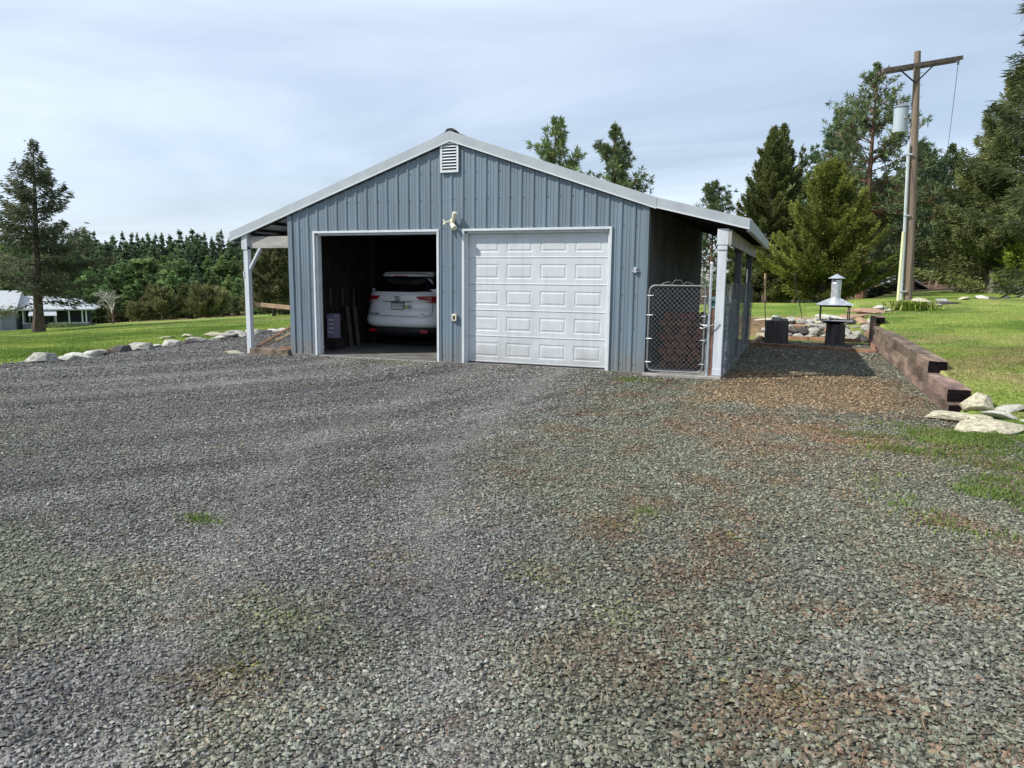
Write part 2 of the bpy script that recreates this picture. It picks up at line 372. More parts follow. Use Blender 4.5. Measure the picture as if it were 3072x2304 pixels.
def gravel_col(x, y):
    n = fbm(x*.7, y*.7, 61); n2 = fbm(x*2.6, y*2.6, 67); n3 = fbm(x*.35, y*.35, 71); n4 = fbm(x*6, y*6, 77, 3)
    c = np.ones((len(x), 3))*np.array([.170, .167, .157])
    # greenish moss tone, right and centre
    g = sst(-.3, 1.0, x-np.interp(y, T2Y, T2X)-.25+(n-.5)*1.8+(n2-.5)*1.3)*.85*(.50+.50*sst(-10.2, -7.6, y+(n2-.5)*3))
    g = np.maximum(g, .8*sst(.54, .66, n)*sst(-6.5, -8.5, y))
    g = g[:, None]; c = c*(1-g)+np.array([.162, .170, .122])*g
    # wheel bands a little lighter / finer
    r = track_r(x, y); b = np.clip(bands(x, y)*.85*(.55+.8*n2), 0, 1)[:, None]; c = c*(1-b)+np.array([.250, .245, .230])*b
    # brown needles
    bn = sst(.525, .62, n2*.4+n4*.45+n*.15)*sst(.0, 1.5, x-np.interp(y, T2Y, T2X))*.85
    bn = np.maximum(bn, .75*sst(4.2, 5.6, x)*sst(.40, .58, n2*.5+n4*.5)*np.exp(-((y+4.0)/1.7)**2))
    bn = np.maximum(bn, .6*sst(.58, .68, n2*.5+n4*.5)*sst(-8.0, -9.5, y)*(.25+.75*sst(0,4,x)))[:, None]
    c = c*(1-bn)+np.array([.175, .120, .080])*bn
    # tan, mulch like patch in front of the kennel corner
    tp = (sst(4.5, 5.1, x+(n2-.5))*sst(8.0, 7.2, x)*sst(-2.8, -2.0, y+(n2-.5)*1.1)*sst(2.2, .8, y))[:, None]*.9
    c = c*(1-tp)+np.array([.235, .165, .095])*tp
    op = (np.exp(-(((x-6.2)/1.2)**2+((y+4.2)/.8)**2))*sst(.38, .6, n4))[:, None]*.6; c = c*(1-op)+np.array([.29, .175, .10])*op
    # yellow-green moss specks
    ms = (sst(.70, .80, n4*.6+n2*.4)*sst(-1, -3, y)*.8)[:, None]; c = c*(1-ms)+np.array([.16, .165, .04])*ms
    for mx_, my_, rx, ry, k in ((3.62,-.75,.3,.12,.9),(3.87,-9.87,.10,.06,.7),(3.6,-9.75,.06,.05,.5),(2.4,-8.9,.14,.06,.7),(4.8,-8.9,.10,.12,.8),(5.35,-9.25,.09,.07,.7),(5.17,-7.6,.07,.06,.8),(5.0,-9.05,.10,.05,.5),(-1.0,-.35,.8,.15,.4),(3.0,-7.6,.1,.05,.4)):
        e = (np.exp(-(((x-mx_)/rx)**2+((y-my_)/ry)**2))*k)[:, None]; c = c*(1-e)+np.array([.19, .20, .045])*e
    th = np.arctan2(y-TC[1], x-TC[0]); st = fbm(r*2.1, th*2.2, 141, 3); st2 = fbm(r*6.0, th*4, 147, 2)
    lm = sst(1.0, -.5, x-np.interp(y, T2Y, T2X))
    dm = (.82+.36*n3)*(1+lm*((st-.5)*.8+(st2-.5)*.55))
    return c*dm[:, None]*.90
M_grav = bpy.data.materials.new('gravel_sheet'); M_grav.use_nodes = True
def _g():
    t = M_grav.node_tree; n = t.nodes; l = t.links; b = n['Principled BSDF']; b.inputs['Roughness'].default_value = .9; b.inputs['Specular IOR Level'].default_value = .2
    tx = n.new('ShaderNodeTexCoord'); va = n.new('ShaderNodeVertexColor'); va.layer_name = 'Col'
    v = n.new('ShaderNodeTexVoronoi'); v.inputs['Scale'].default_value = 42; l.new(tx.outputs['Object'], v.inputs['Vector'])
    v2 = n.new('ShaderNodeTexVoronoi'); v2.inputs['Scale'].default_value = 17; l.new(tx.outputs['Object'], v2.inputs['Vector'])
    sp = n.new('ShaderNodeSeparateColor'); l.new(v.outputs['Color'], sp.inputs[0])
    sp2 = n.new('ShaderNodeSeparateColor'); l.new(v2.outputs['Color'], sp2.inputs[0])
    ad = n.new('ShaderNodeMath'); ad.operation = 'MULTIPLY_ADD'; l.new(sp2.outputs[0], ad.inputs[0]); ad.inputs[1].default_value = .5; l.new(sp.outputs[0], ad.inputs[2])
    mr = n.new('ShaderNodeMapRange'); mr.inputs[2].default_value = 1.5; mr.inputs[3].default_value = .10; mr.inputs[4].default_value = 1.25; l.new(ad.outputs[0], mr.inputs[0])
    mu = n.new('ShaderNodeMix'); mu.data_type = 'RGBA'; mu.blend_type = 'MULTIPLY'; mu.inputs[0].default_value = 1
    l.new(va.outputs[0], mu.inputs[6]); l.new(mr.outputs[0], mu.inputs[7]); l.new(mu.outputs[2], b.inputs['Base Color'])
    bu = n.new('ShaderNodeBump'); bu.inputs['Strength'].default_value = 1; bu.inputs['Distance'].default_value = .02
    ml = n.new('ShaderNodeMath'); ml.operation = 'SUBTRACT'; l.new(sp.outputs[1], ml.inputs[0]); l.new(v.outputs['Distance'], ml.inputs[1])
    l.new(ml.outputs[0], bu.inputs['Height']); l.new(bu.outputs[0], b.inputs['Normal'])
_g()
gys = rows([(-16, -11.2, .4), (-11.2, 2, .07), (2, 9.2, .12)])
nu = 420
U = np.linspace(0, 1, nu)
Yg = np.repeat(gys, nu).reshape(-1, nu)
jit = (fbm(gys*1.3, gys*0, 81)-.5)*.5
XL = gl(gys)+jit*.6; XR = gr(gys)+np.where(gys < -3.6, (fbm(gys*1.9, gys*0+5, 87)-.5)*1.0, -.02)
Ug = np.where(U < .3, U*.5, .15+(U-.3)/.7*.85)          # coarser far left
Xg = XL[:, None]+(XR-XL)[:, None]*U[None, :]
Zg = gravel_z(Xg, Yg)
vg = np.stack([Xg, Yg, Zg], -1).reshape(-1, 3)
i_, j_ = np.meshgrid(np.arange(nu-1), np.arange(len(gys)-1)); a_ = (j_*nu+i_).ravel()
fg = np.stack([a_, a_+1, a_+1+nu, a_+nu], -1)
tag(link('gravel_driveway', npmesh('gravel_driveway', vg, fg, M_grav, gravel_col(vg[:, 0], vg[:, 1]), True)), kind='structure')

# ---- loose stones (one object: nobody could count them)
rng = np.random.default_rng(5)
FW2 = np.array([-math.sin(yaw), math.cos(yaw)]); RT2 = np.array([math.cos(yaw), math.sin(yaw)])
def scatter_view(d0, d1, n, margin=1.38):
    """points spread evenly over the ground in front of the building between two distances"""
    d = np.sqrt(rng.random(n)*(d1*d1-d0*d0)+d0*d0); u = (rng.random(n)*2-1)*.70*margin
    p = CAM[:2][None, :]+d[:, None]*FW2+(u*d)[:, None]*RT2
    return p
def stones(p, size, flat=.62, colk=1.0, lift=0):
    n = len(p); z = gravel_z(p[:, 0], p[:, 1]); fine = 1-.38*bands(p[:, 0], p[:, 1])-.10*sst(1.0, -1.0, p[:, 0]-np.interp(p[:, 1], T2Y, T2X))
    s = size*(.50+rng.random(n)**2.2*1.15)*fine
    base = np.array([[1,0,0],[-1,0,0],[0,1,0],[0,-1,0],[0,0,1],[0,0,-1]], float)
    v = base[None]*(.7+.6*rng.random((n, 6, 1))) + (rng.random((n, 6, 3))-.5)*.75
    v[:, :, 0] *= (.8+.5*rng.random(n))[:, None]; v[:, :, 2] *= flat*(.7+.6*rng.random(n))[:, None]
    # tilt then spin
    tx = (rng.random(n)-.5)*1.0; ca, sa = np.cos(tx), np.sin(tx); y2 = v[:, :, 1]*ca[:, None]-v[:, :, 2]*sa[:, None]; z2 = v[:, :, 1]*sa[:, None]+v[:, :, 2]*ca[:, None]
    v[:, :, 1] = y2; v[:, :, 2] = z2
    th = rng.random(n)*6.283; ca, sa = np.cos(th), np.sin(th); x2 = v[:, :, 0]*ca[:, None]-v[:, :, 1]*sa[:, None]; y2 = v[:, :, 0]*sa[:, None]+v[:, :, 1]*ca[:, None]
    v[:, :, 0] = x2; v[:, :, 1] = y2
    v = v*s[:, None, None]*.62
    v[:, :, 0] += p[:, 0:1]; v[:, :, 1] += p[:, 1:2]; v[:, :, 2] += (z+s*.16+lift*rng.random(n))[:, None]
    fb = np.array([[0,2,4],[2,1,4],[1,3,4],[3,0,4],[2,0,5],[1,2,5],[3,1,5],[0,3,5]])
    f = (np.arange(n)*6)[:, None, None]+fb[None]
    jp = p+rng.normal(0, .10, p.shape); c = gravel_col(jp[:, 0], jp[:, 1])*1.25*colk; b = .40+.95*rng.random(n)**1.15; c = c*b[:, None]
    c = c*(1+(rng.random((n, 3))-.5)*.10)
    pale = rng.random(n) < .012; c[pale] = np.array([.33, .31, .26])*(.7+.5*rng.random(pale.sum()))[:, None]
    rust = rng.random(n) < .007; c[rust] = np.array([.19, .13, .09])
    return v.reshape(-1, 3), f.reshape(-1, 3), np.repeat(c, 6, 0)
SV, SF, SCOL = [], [], []; off = 0
for d0, d1, n, size in ((1.3, 3.6, 76000, .0152), (3.6, 5.6, 101000, .0148), (5.6, 8.2, 117000, .0155), (8.2, 11.5, 98000, .0195), (11.5, 15.5, 69000, .026), (15.5, 22, 55000, .034)):
    p = scatter_view(d0, d1, n); e = edge_dist(p[:, 0], p[:, 1]); x, y = p[:, 0], p[:, 1]
    ok = (e > -.25*rng.random(n)**2) & ~((np.abs(x) < 3.75) & (y > -.03) & (y < 8)) & ~((x > 3.6) & (x < 4.95) & (y > -.12) & (y < 7.5)) & (x < 8.0+.6*(y < -3.3)*rng.random(n)) & ~((x<-3.6)&(x>-4.9)&(y>-.1)&(y<.1)) & (y < 9)
    bare = fbm(x*3.1, y*3.1, 93, 3)
    ok &= rng.random(n) < (.55+.6*bare)
    p = p[ok]; v, f, c = stones(p, size, lift=.006)
    SV.append(v); SF.append(f+off); SCOL.append(c); off += len(v)
M_stone = mat('gravel_stone', None, .85, 0, .12, 60, attr=True, spec=.25)
tag(link('loose_gravel', npmesh('loose_gravel', np.concatenate(SV), np.concatenate(SF), M_stone, np.concatenate(SCOL))),
    'dark grey crushed gravel spread over the driveway', 'gravel', kind='stuff')
del SV, SF, SCOL

# needles and straw lying on the gravel
def litter():
    n = 9000; p = scatter_view(2.1, 13, n*5)
    x, y = p[:, 0], p[:, 1]
    k = sst(.51, .61, fbm(x*2.6, y*2.6, 67)*.4+fbm(x*6, y*6, 77, 3)*.45+fbm(x*.7, y*.7, 61)*.15)*(.12+.88*sst(.0, 1.5, x-np.interp(y, T2Y, T2X)))+.012
    ok = (rng.random(len(x)) < k) & (edge_dist(x, y) > 0) & (y < -.3); p = p[ok][:n]; n = len(p)
    d = np.hypot(p[:, 0]-CAM[0], p[:, 1]-CAM[1])
    z = gravel_z(p[:, 0], p[:, 1])+.014+rng.random(n)*.008; th = rng.random(n)*3.14; ln = .014+.032*rng.random(n)**2; w_ = .0008+.00022*d
    dx, dy = np.cos(th), np.sin(th)
    v = np.zeros((n, 4, 3)); cx_ = p[:, 0]; cy_ = p[:, 1]
    for k_, (a, b) in enumerate(((-1, -1), (1, -1), (1, 1), (-1, 1))):
        v[:, k_, 0] = cx_+dx*ln*a-dy*w_*b; v[:, k_, 1] = cy_+dy*ln*a+dx*w_*b; v[:, k_, 2] = z+a*ln*(.12)
    c = np.array([[.21, .125, .075]])*(.5+.9*rng.random((n, 1))); pl = rng.random(n) < .12; c[pl] = [.36, .31, .21]
    return npmesh('pine_needles', v.reshape(-1, 3), np.arange(n*4).reshape(-1, 4), M_grassb, np.repeat(c, 4, 0))
tag(link('pine_needles', litter()), 'brown fallen needles and straw scattered on the gravel', 'needles', kind='stuff')

# ---- grass blades
def blades(name, p, hgt, wid, colf, colvar=.35):
    n = len(p); x, y = p[:, 0], p[:, 1]; ing = sst(.0, .08, edge_dist(x, y))*(y < 9); z = height(x, y)-.008+.022*ing; th = rng.random(n)*6.283; ln = hgt*(.5+.9*rng.random(n))*(1+.35*ing)
    lean = .25+.9*rng.random(n); la = rng.random(n)*6.283
    wx, wy = np.cos(th)*wid, np.sin(th)*wid
    v = np.zeros((n, 5, 3))
    ox, oy = np.cos(la)*ln*lean, np.sin(la)*ln*lean
    v[:, 0] = np.stack([x-wx, y-wy, z], -1); v[:, 1] = np.stack([x+wx, y+wy, z], -1)
    v[:, 2] = np.stack([x+ox*.35+wx*.8, y+oy*.35+wy*.8, z+ln*.6], -1); v[:, 3] = np.stack([x+ox*.35-wx*.8, y+oy*.35-wy*.8, z+ln*.6], -1)
    v[:, 4] = np.stack([x+ox, y+oy, z+ln*.85], -1)
    a = np.arange(n)*5
    f = np.concatenate([np.stack([a, a+1, a+2], -1), np.stack([a, a+2, a+3], -1), np.stack([a+3, a+2, a+4], -1)])
    c = colf(x, y)*(1-colvar+2*colvar*rng.random((n, 1)))*1.15
    return npmesh(name, v.reshape(-1, 3), f, M_grassb, np.repeat(c, 5, 0))
def grass_right():
    P = []
    for d0, d1, n in ((3.6, 8, 150000), (8, 14, 130000), (14, 24, 110000), (24, 36, 70000)):
        d = np.sqrt(rng.random(n)*(d1*d1-d0*d0)+d0*d0); u = rng.random(n)*.68+.08
        P.append(CAM[:2][None]+d[:, None]*FW2+(u*d)[:, None]*RT2)
    p = np.concatenate(P); x, y = p[:, 0], p[:, 1]
    n2 = fbm(x/.5, y/.5, 23); n5 = fbm(x*1.1, y*1.1, 97)
    lawn = ((x > 8.18) & (y > -3.0)) | ((y > 10.8) & (x > -2))
    # patchy tufts invading the gravel at the lower right
    prob = sst(.44, .58, n5*.5+n2*.5)*sst(6.5, 7.7, x)*sst(-7.6, -6.0, y)*sst(-2.9, -3.2, y)
    prob = np.maximum(prob, sst(8.6, 9.4, x+(n5-.5)*2)*sst(-6.6, -5, y)*(y < -2.6))
    soil = (x > 3) & (x < 7.6) & (y < 12.4+(n2-.5)*2)
    ok = (lawn & ~soil & (rng.random(len(x)) < .35+.9*n2)) | (rng.random(len(x)) < prob*.5)
    return p[ok]
pr_ = grass_right()
tag(link('lawn_grass', blades('lawn_grass', pr_, .035, .0042, lawn_col)), 'short green and straw-coloured grass of the right-hand lawn', 'grass', kind='stuff')
def grass_left():
    P = []
    for d0, d1, n in ((11, 17, 60000), (17, 30, 80000), (30, 60, 60000)):
        d = np.sqrt(rng.random(n)*(d1*d1-d0*d0)+d0*d0); u = -(rng.random(n)*.5+.25)
        P.append(CAM[:2][None]+d[:, None]*FW2+(u*d)[:, None]*RT2)
    p = np.concatenate(P); x, y = p[:, 0], p[:, 1]
    e = edge_dist(x, y); ok = (e < -.05-.25*rng.random(len(x))) | (y > 8); ok &= (x < -5) & (y>-9)
    return p[ok]
tag(link('field_grass', blades('field_grass', grass_left(), .045, .008, lawn_col)), 'bright green grass of the field left of the driveway', 'grass', kind='stuff')
def tufts(name, spots, label, colr):
    P = np.concatenate([np.array([[x, y]])+rng.normal(0, 1, (n, 2))*np.array([[rx, ry]]) for x, y, rx, ry, n in spots])
    me = blades(name, P, .03, .003, lambda a, b: np.ones((len(a), 1))*np.array([colr]))
    tag(link(name, me), label, 'grass', kind='stuff')
tufts('grass_tufts', [(3.62,-.75,.22,.08,500),(5.17,-7.6,.05,.04,120),(2.4,-8.9,.10,.04,120),(7.2,-4.6,.25,.10,700),(8.3,-3.6,.4,.12,1500),(7.9,-5.0,.3,.15,900),(7.75,-5.6,.14,.1,500),(6.9,-4.0,.3,.1,500),(8.0,-4.3,.35,.25,1600),(8.4,-5.9,.2,.3,700)],
      'small bright green tufts growing through the gravel', (.10, .16, .025))

# ------------------------------------------------------------------ garage
gar = empty('garage', (0, 0, 0), 'blue-grey ribbed metal garage with a gable roof and two doors, the left one open', 'garage')
WL, WR = -3.66, 3.66; APX = 0.0
SLP = .34; ROOFZ = 4.22
def roof_top(x):
    if x <= APX: return ROOFZ + SLP*(x-APX)
    if x <= 3.78: return ROOFZ - SLP*(x-APX)
    return ROOFZ - SLP*3.78 - .25*(x-3.78)
def rib_profile(a, b):
    """breakpoints (x, proud) across siding: a major rib every .2286 m with two minor ribs between"""
    pts = [(a, 0)]; x = math.ceil(a/.2286)*.2286 - .2286
    while x < b + .1:
        for dx, h in ((-.034, 0), (-.015, .019), (.015, .019), (.034, 0), (.072, 0), (.080, .004), (.094, .004), (.102, 0), (.127, 0), (.135, .004), (.149, .004), (.157, 0)):
            if a < x+dx < b: pts.append((x+dx, h))
        x += .2286
    pts.append((b, 0)); return sorted(pts)
def siding(mb, a, b, spans, place):
    """spans(x) -> list of (z0, z1); place(x, off, z) -> point"""
    pr = rib_profile(a, b)
    brk = sorted(set([p[0] for p in pr]))
    def off(x):
        for (x0, h0), (x1, h1) in zip(pr, pr[1:]):
            if x0 <= x <= x1: return h0 + (h1-h0)*(x-x0)/max(1e-9, x1-x0)
        return 0
    for x0, x1 in zip(brk, brk[1:]):
        if x1-x0 < 1e-6: continue
        xm = (x0+x1)/2
        for (z0a, z1a), (z0b, z1b) in zip(spans(x0, xm), spans(x1, xm)):
            mb.add([place(x0, off(x0), z0a), place(x1, off(x1), z0b), place(x1, off(x1), z1b), place(x0, off(x0), z1a)], [(0,1,2,3)])
OPN = [(-3.035, -.295), (.27, 3.01)]
mb = MB()
for a, b in ((WL, OPN[0][0]), (OPN[0][0], OPN[0][1]), (OPN[0][1], OPN[1][0]), (OPN[1][0], OPN[1][1]), (OPN[1][1], WR)):
    opening = (a, b) in OPN
    siding(mb, a, b, lambda x, xm: [((2.44 if opening else -.045), roof_top(x)-.19)], lambda x, o, z: (x, -o, z))
# screws along the girts
for zr in (.12, .75, 1.32, 1.80, 2.50, 3.02, 3.5):
    x = math.ceil(WL/.2286)*.2286
    while x < WR:
        xx = x+.050; inside = any(a-.04 < xx < b+.04 for a, b in OPN) and zr < 2.46
        if not inside and zr < roof_top(x)-.3: mb.box((xx-.006, -.010, zr-.006), (xx+.006, 0.0, zr+.006), 1)
        x += .2286
mb.build('front_wall', [M_side, M_screw], gar)
# side walls and back wall
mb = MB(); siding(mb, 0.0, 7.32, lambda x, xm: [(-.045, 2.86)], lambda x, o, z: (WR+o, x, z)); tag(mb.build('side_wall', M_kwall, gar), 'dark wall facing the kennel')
mb = MB(); siding(mb, 0.0, 7.32, lambda x, xm: [(-.045, 2.86)], lambda x, o, z: (WL-o, x, z)); mb.build('side_wall', M_side, gar)
mb = MB(); siding(mb, WL, WR, lambda x, xm: [(-.045, roof_top(x)-.10)], lambda x, o, z: (x, 7.32+o, z)); mb.build('back_wall', M_side, gar)
# dark inner lining with studs and girts
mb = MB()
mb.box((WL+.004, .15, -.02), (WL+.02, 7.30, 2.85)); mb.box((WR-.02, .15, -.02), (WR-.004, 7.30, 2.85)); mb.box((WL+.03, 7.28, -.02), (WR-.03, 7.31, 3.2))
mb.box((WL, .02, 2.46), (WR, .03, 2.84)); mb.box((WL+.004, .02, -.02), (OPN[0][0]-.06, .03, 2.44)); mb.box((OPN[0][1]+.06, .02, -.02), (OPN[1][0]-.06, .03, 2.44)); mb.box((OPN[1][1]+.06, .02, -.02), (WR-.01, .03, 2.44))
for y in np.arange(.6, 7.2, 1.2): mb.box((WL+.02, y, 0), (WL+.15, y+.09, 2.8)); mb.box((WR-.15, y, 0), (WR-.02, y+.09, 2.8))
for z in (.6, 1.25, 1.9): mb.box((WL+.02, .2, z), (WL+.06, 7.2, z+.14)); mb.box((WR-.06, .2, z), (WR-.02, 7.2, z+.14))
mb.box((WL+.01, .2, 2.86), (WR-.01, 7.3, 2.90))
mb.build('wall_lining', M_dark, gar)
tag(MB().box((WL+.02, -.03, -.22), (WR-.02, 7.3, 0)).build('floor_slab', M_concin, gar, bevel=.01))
MB().box((OPN[0][0], -.06, -.2), (OPN[0][1], -.031, -.006)).build('door_sill', M_conc, gar)
MB().box((OPN[1][0], -.06, -.2), (OPN[1][1], -.031, -.012)).build('door_sill', M_conc, gar)
MB().box((WR+.0, -.10, -.26), (4.97, 7.2, 0.0)).build('lean_to_slab', M_conc, gar, bevel=.012)
# opening trim: one frame each
for a, b in OPN:
    mb = MB(); t = .042
    mb.box((a-t, -.032, -.03), (a, .16, 2.44)); mb.box((b, -.032, -.03), (b+t, .16, 2.44))
    mb.box((a-t, -.034, 2.44), (b+t, .16, 2.44+t))
    mb.box((a-.001, .03, 0), (a+.035, .155, 2.44)); mb.box((b-.035, .03, 0), (b+.001, .155, 2.44)); mb.box((a, .03, 2.40), (b, .155, 2.441))
    mb.build('opening_trim', M_white, gar, bevel=.004)
# corner trims
MB().box((WR-.085, -.026, -.045), (WR+.003, -.0195, 2.80)).box((WR+.003, -.026, -.045), (WR+.022, .09, 2.80)).build('corner_trim', M_side, gar)
MB().box((WL-.003, -.026, -.045), (WL+.085, -.0195, 2.80)).box((WL-.022, -.026, -.045), (WL-.003, .09, 2.80)).build('corner_trim', M_side, gar)
MB().box((WL+.05, -.024, -.075), (OPN[0][0]-.06, -.004, -.05)).build('base_flashing', M_white, gar)
# roof panels
XL_, XR_ = -5.12, 5.30; YB = 7.0
def slab(x0, x1, y0, y1, th, name, ribs=True):
    mb = MB(); z0, z1 = roof_top(x0), roof_top(x1)
    mb.add([(x0,y0,z0),(x1,y0,z1),(x1,y1,z1),(x0,y1,z0),(x0,y0,z0-th),(x1,y0,z1-th),(x1,y1,z1-th),(x0,y1,z0-th)],
           [(0,1,2,3),(7,6,5,4),(4,5,1,0),(5,6,2,1),(6,7,3,2),(7,4,0,3)])
    if ribs:
        y = y0+.1
        while y < y1-.05:
            mb.add([(x0,y-.03,z0+.001),(x0,y-.012,z0+.02),(x0,y+.012,z0+.02),(x0,y+.03,z0+.001),(x1,y-.03,z1+.001),(x1,y-.012,z1+.02),(x1,y+.012,z1+.02),(x1,y+.03,z1+.001)],
                   [(0,1,5,4),(1,2,6,5),(2,3,7,6),(0,3,2,1),(4,5,6,7)]); y += .2286
    return mb.build(name, M_roof, gar)
slab(XL_, APX-.001, -.05, 7.45, .02, 'roof_panel'); slab(APX+.001, 3.779, -.05, 7.45, .02, 'roof_panel'); slab(3.781, XR_, -.05, YB, .02, 'lean_to_roof')
# rake fascia boards: grey face with a white lower lip
def rake(x0, x1, name, hgt=.165, y=-.075):
    mb = MB(); z0, z1 = roof_top(x0)+.012, roof_top(x1)+.012
    for dz0, dz1, ya, yb, mi in ((0, -hgt, y, y+.024, 0), (-hgt, -hgt-.022, y-.010, y+.05, 1)):
        mb.add([(x0,ya,z0+dz1),(x1,ya,z1+dz1),(x1,ya,z1+dz0),(x0,ya,z0+dz0),(x0,yb,z0+dz1),(x1,yb,z1+dz1),(x1,yb,z1+dz0),(x0,yb,z0+dz0)],
               [(0,1,2,3),(7,6,5,4),(3,2,6,7),(4,5,1,0),(0,3,7,4),(1,5,6,2)], mi)
    return mb.build(name, [M_trim, M_white], gar)
rake(XL_, APX-.002, 'rake_fascia'); rake(APX+.002, 3.80, 'rake_fascia'); rake(3.806, XR_, 'rake_fascia', .15, -.082)
mb = MB(); mb.add([(-.30,-.06,ROOFZ-.085),(0,-.06,ROOFZ+.035),(.30,-.06,ROOFZ-.085),(-.30,7.5,ROOFZ-.085),(0,7.5,ROOFZ+.035),(.30,7.5,ROOFZ-.085)], [(0,1,4,3),(1,2,5,4)])
mb.build('ridge_cap', M_roof, gar)
mb = MB(); mb.add([(-.10,-.068,ROOFZ+.01),(-.05,-.068,ROOFZ+.055),(.04,-.068,ROOFZ+.06),(.12,-.068,ROOFZ+.0),(-.10,.1,ROOFZ+.01),(-.05,.1,ROOFZ+.055),(.04,.1,ROOFZ+.06),(.12,.1,ROOFZ+.0)],
    [(0,1,5,4),(1,2,6,5),(2,3,7,6),(0,3,2,1),(4,5,6,7)]); mb.build('ridge_closure', M_black, gar)
# eave fascias
for x, yb in ((XL_, 7.45), (XR_, YB)):
    s_ = 1 if x > 0 else -1; z = roof_top(x)
    MB().box((min(x, x+s_*.022), -.06, z-.165), (max(x, x+s_*.022), yb, z+.006)).box((min(x-s_*.04, x+s_*.03), -.06, z-.19), (max(x-s_*.04, x+s_*.03), yb, z-.166)).build('eave_fascia', M_trim, gar)
# lean-to rafters and purlins
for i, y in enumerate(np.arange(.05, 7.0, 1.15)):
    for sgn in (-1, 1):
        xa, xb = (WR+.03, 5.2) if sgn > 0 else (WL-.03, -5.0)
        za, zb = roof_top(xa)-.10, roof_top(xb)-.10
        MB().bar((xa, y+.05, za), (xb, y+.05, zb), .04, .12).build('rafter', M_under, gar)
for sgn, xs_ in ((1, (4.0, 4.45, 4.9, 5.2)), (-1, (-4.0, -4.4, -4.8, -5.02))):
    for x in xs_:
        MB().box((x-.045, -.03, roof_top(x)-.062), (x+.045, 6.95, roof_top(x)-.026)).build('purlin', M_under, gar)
# right lean-to posts and beam
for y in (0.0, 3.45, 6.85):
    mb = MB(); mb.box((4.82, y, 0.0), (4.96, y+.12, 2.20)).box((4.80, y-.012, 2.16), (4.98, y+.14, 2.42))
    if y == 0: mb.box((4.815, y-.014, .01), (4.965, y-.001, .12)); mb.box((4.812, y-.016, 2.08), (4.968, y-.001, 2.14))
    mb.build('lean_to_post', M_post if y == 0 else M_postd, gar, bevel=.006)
MB().box((4.985, -.02, 2.16), (5.03, 6.98, 2.40)).build('lean_to_beam', M_beamw, gar, bevel=.004)
# left lean-to post, brace and cross beam
MB().box((-4.82, -.03, -.12), (-4.71, .08, 2.20)).box((-4.85, -.045, 2.13), (-4.71, .095, 2.46)).box((-4.835, -.04, 1.55), (-4.80, .03, 1.68)).build('lean_to_post', M_post, gar, bevel=.006)
MB().box((-4.71, .02, 2.16), (-3.70, .07, 2.40)).build('cross_beam', M_beamw, gar, bevel=.004)
MB().bar((-4.71, .03, 1.72), (-4.42, .03, 2.15), .045, .085, upv=(0,1,0)).build('knee_brace', M_post, gar, bevel=.004)
for y in (3.5, 7.0): MB().box((-4.81, y, -.12), (-4.71, y+.1, 2.45)).build('lean_to_post', M_post, gar, bevel=.006)
# gable vent
mb = MB(); mb.box((-.205, -.055, 3.50), (.165, -.030, 3.545)).box((-.205, -.055, 3.545), (-.165, -.030, 4.0)).box((.125, -.055, 3.545), (.165, -.030, 4.0)).box((-.205, -.055, 4.0), (.165, -.030, 4.035))
mb.box((-.165, -.026, 3.545), (.125, -.020, 4.0), 1)
mb.add([(-.205, -.056, 4.035), (.165, -.056, 4.035), (-.02, -.056, 4.075), (-.205, -.03, 4.035), (.165, -.03, 4.035), (-.02, -.03, 4.075)], [(0,1,2),(0,2,5,3),(1,4,5,2)])
ven = mb.build('gable_vent', [M_ivory, M_black], gar)
bpy.data.materials['ivory_plastic']
for k in range(8):
    z = 3.57+k*.054; MB().add([(-.165,-.028,z+.040),(.125,-.028,z+.040),(.125,-.062,z+.006),(-.165,-.062,z+.006),(-.165,-.024,z+.034),(.125,-.024,z+.034),(.125,-.058,z),(-.165,-.058,z)],
        [(0,1,2,3),(7,6,5,4),(3,2,6,7),(0,4,5,1),(1,5,6,2),(0,3,7,4)]).build('vent_slat', M_white, ven)
ven.data.materials[0] = M_white
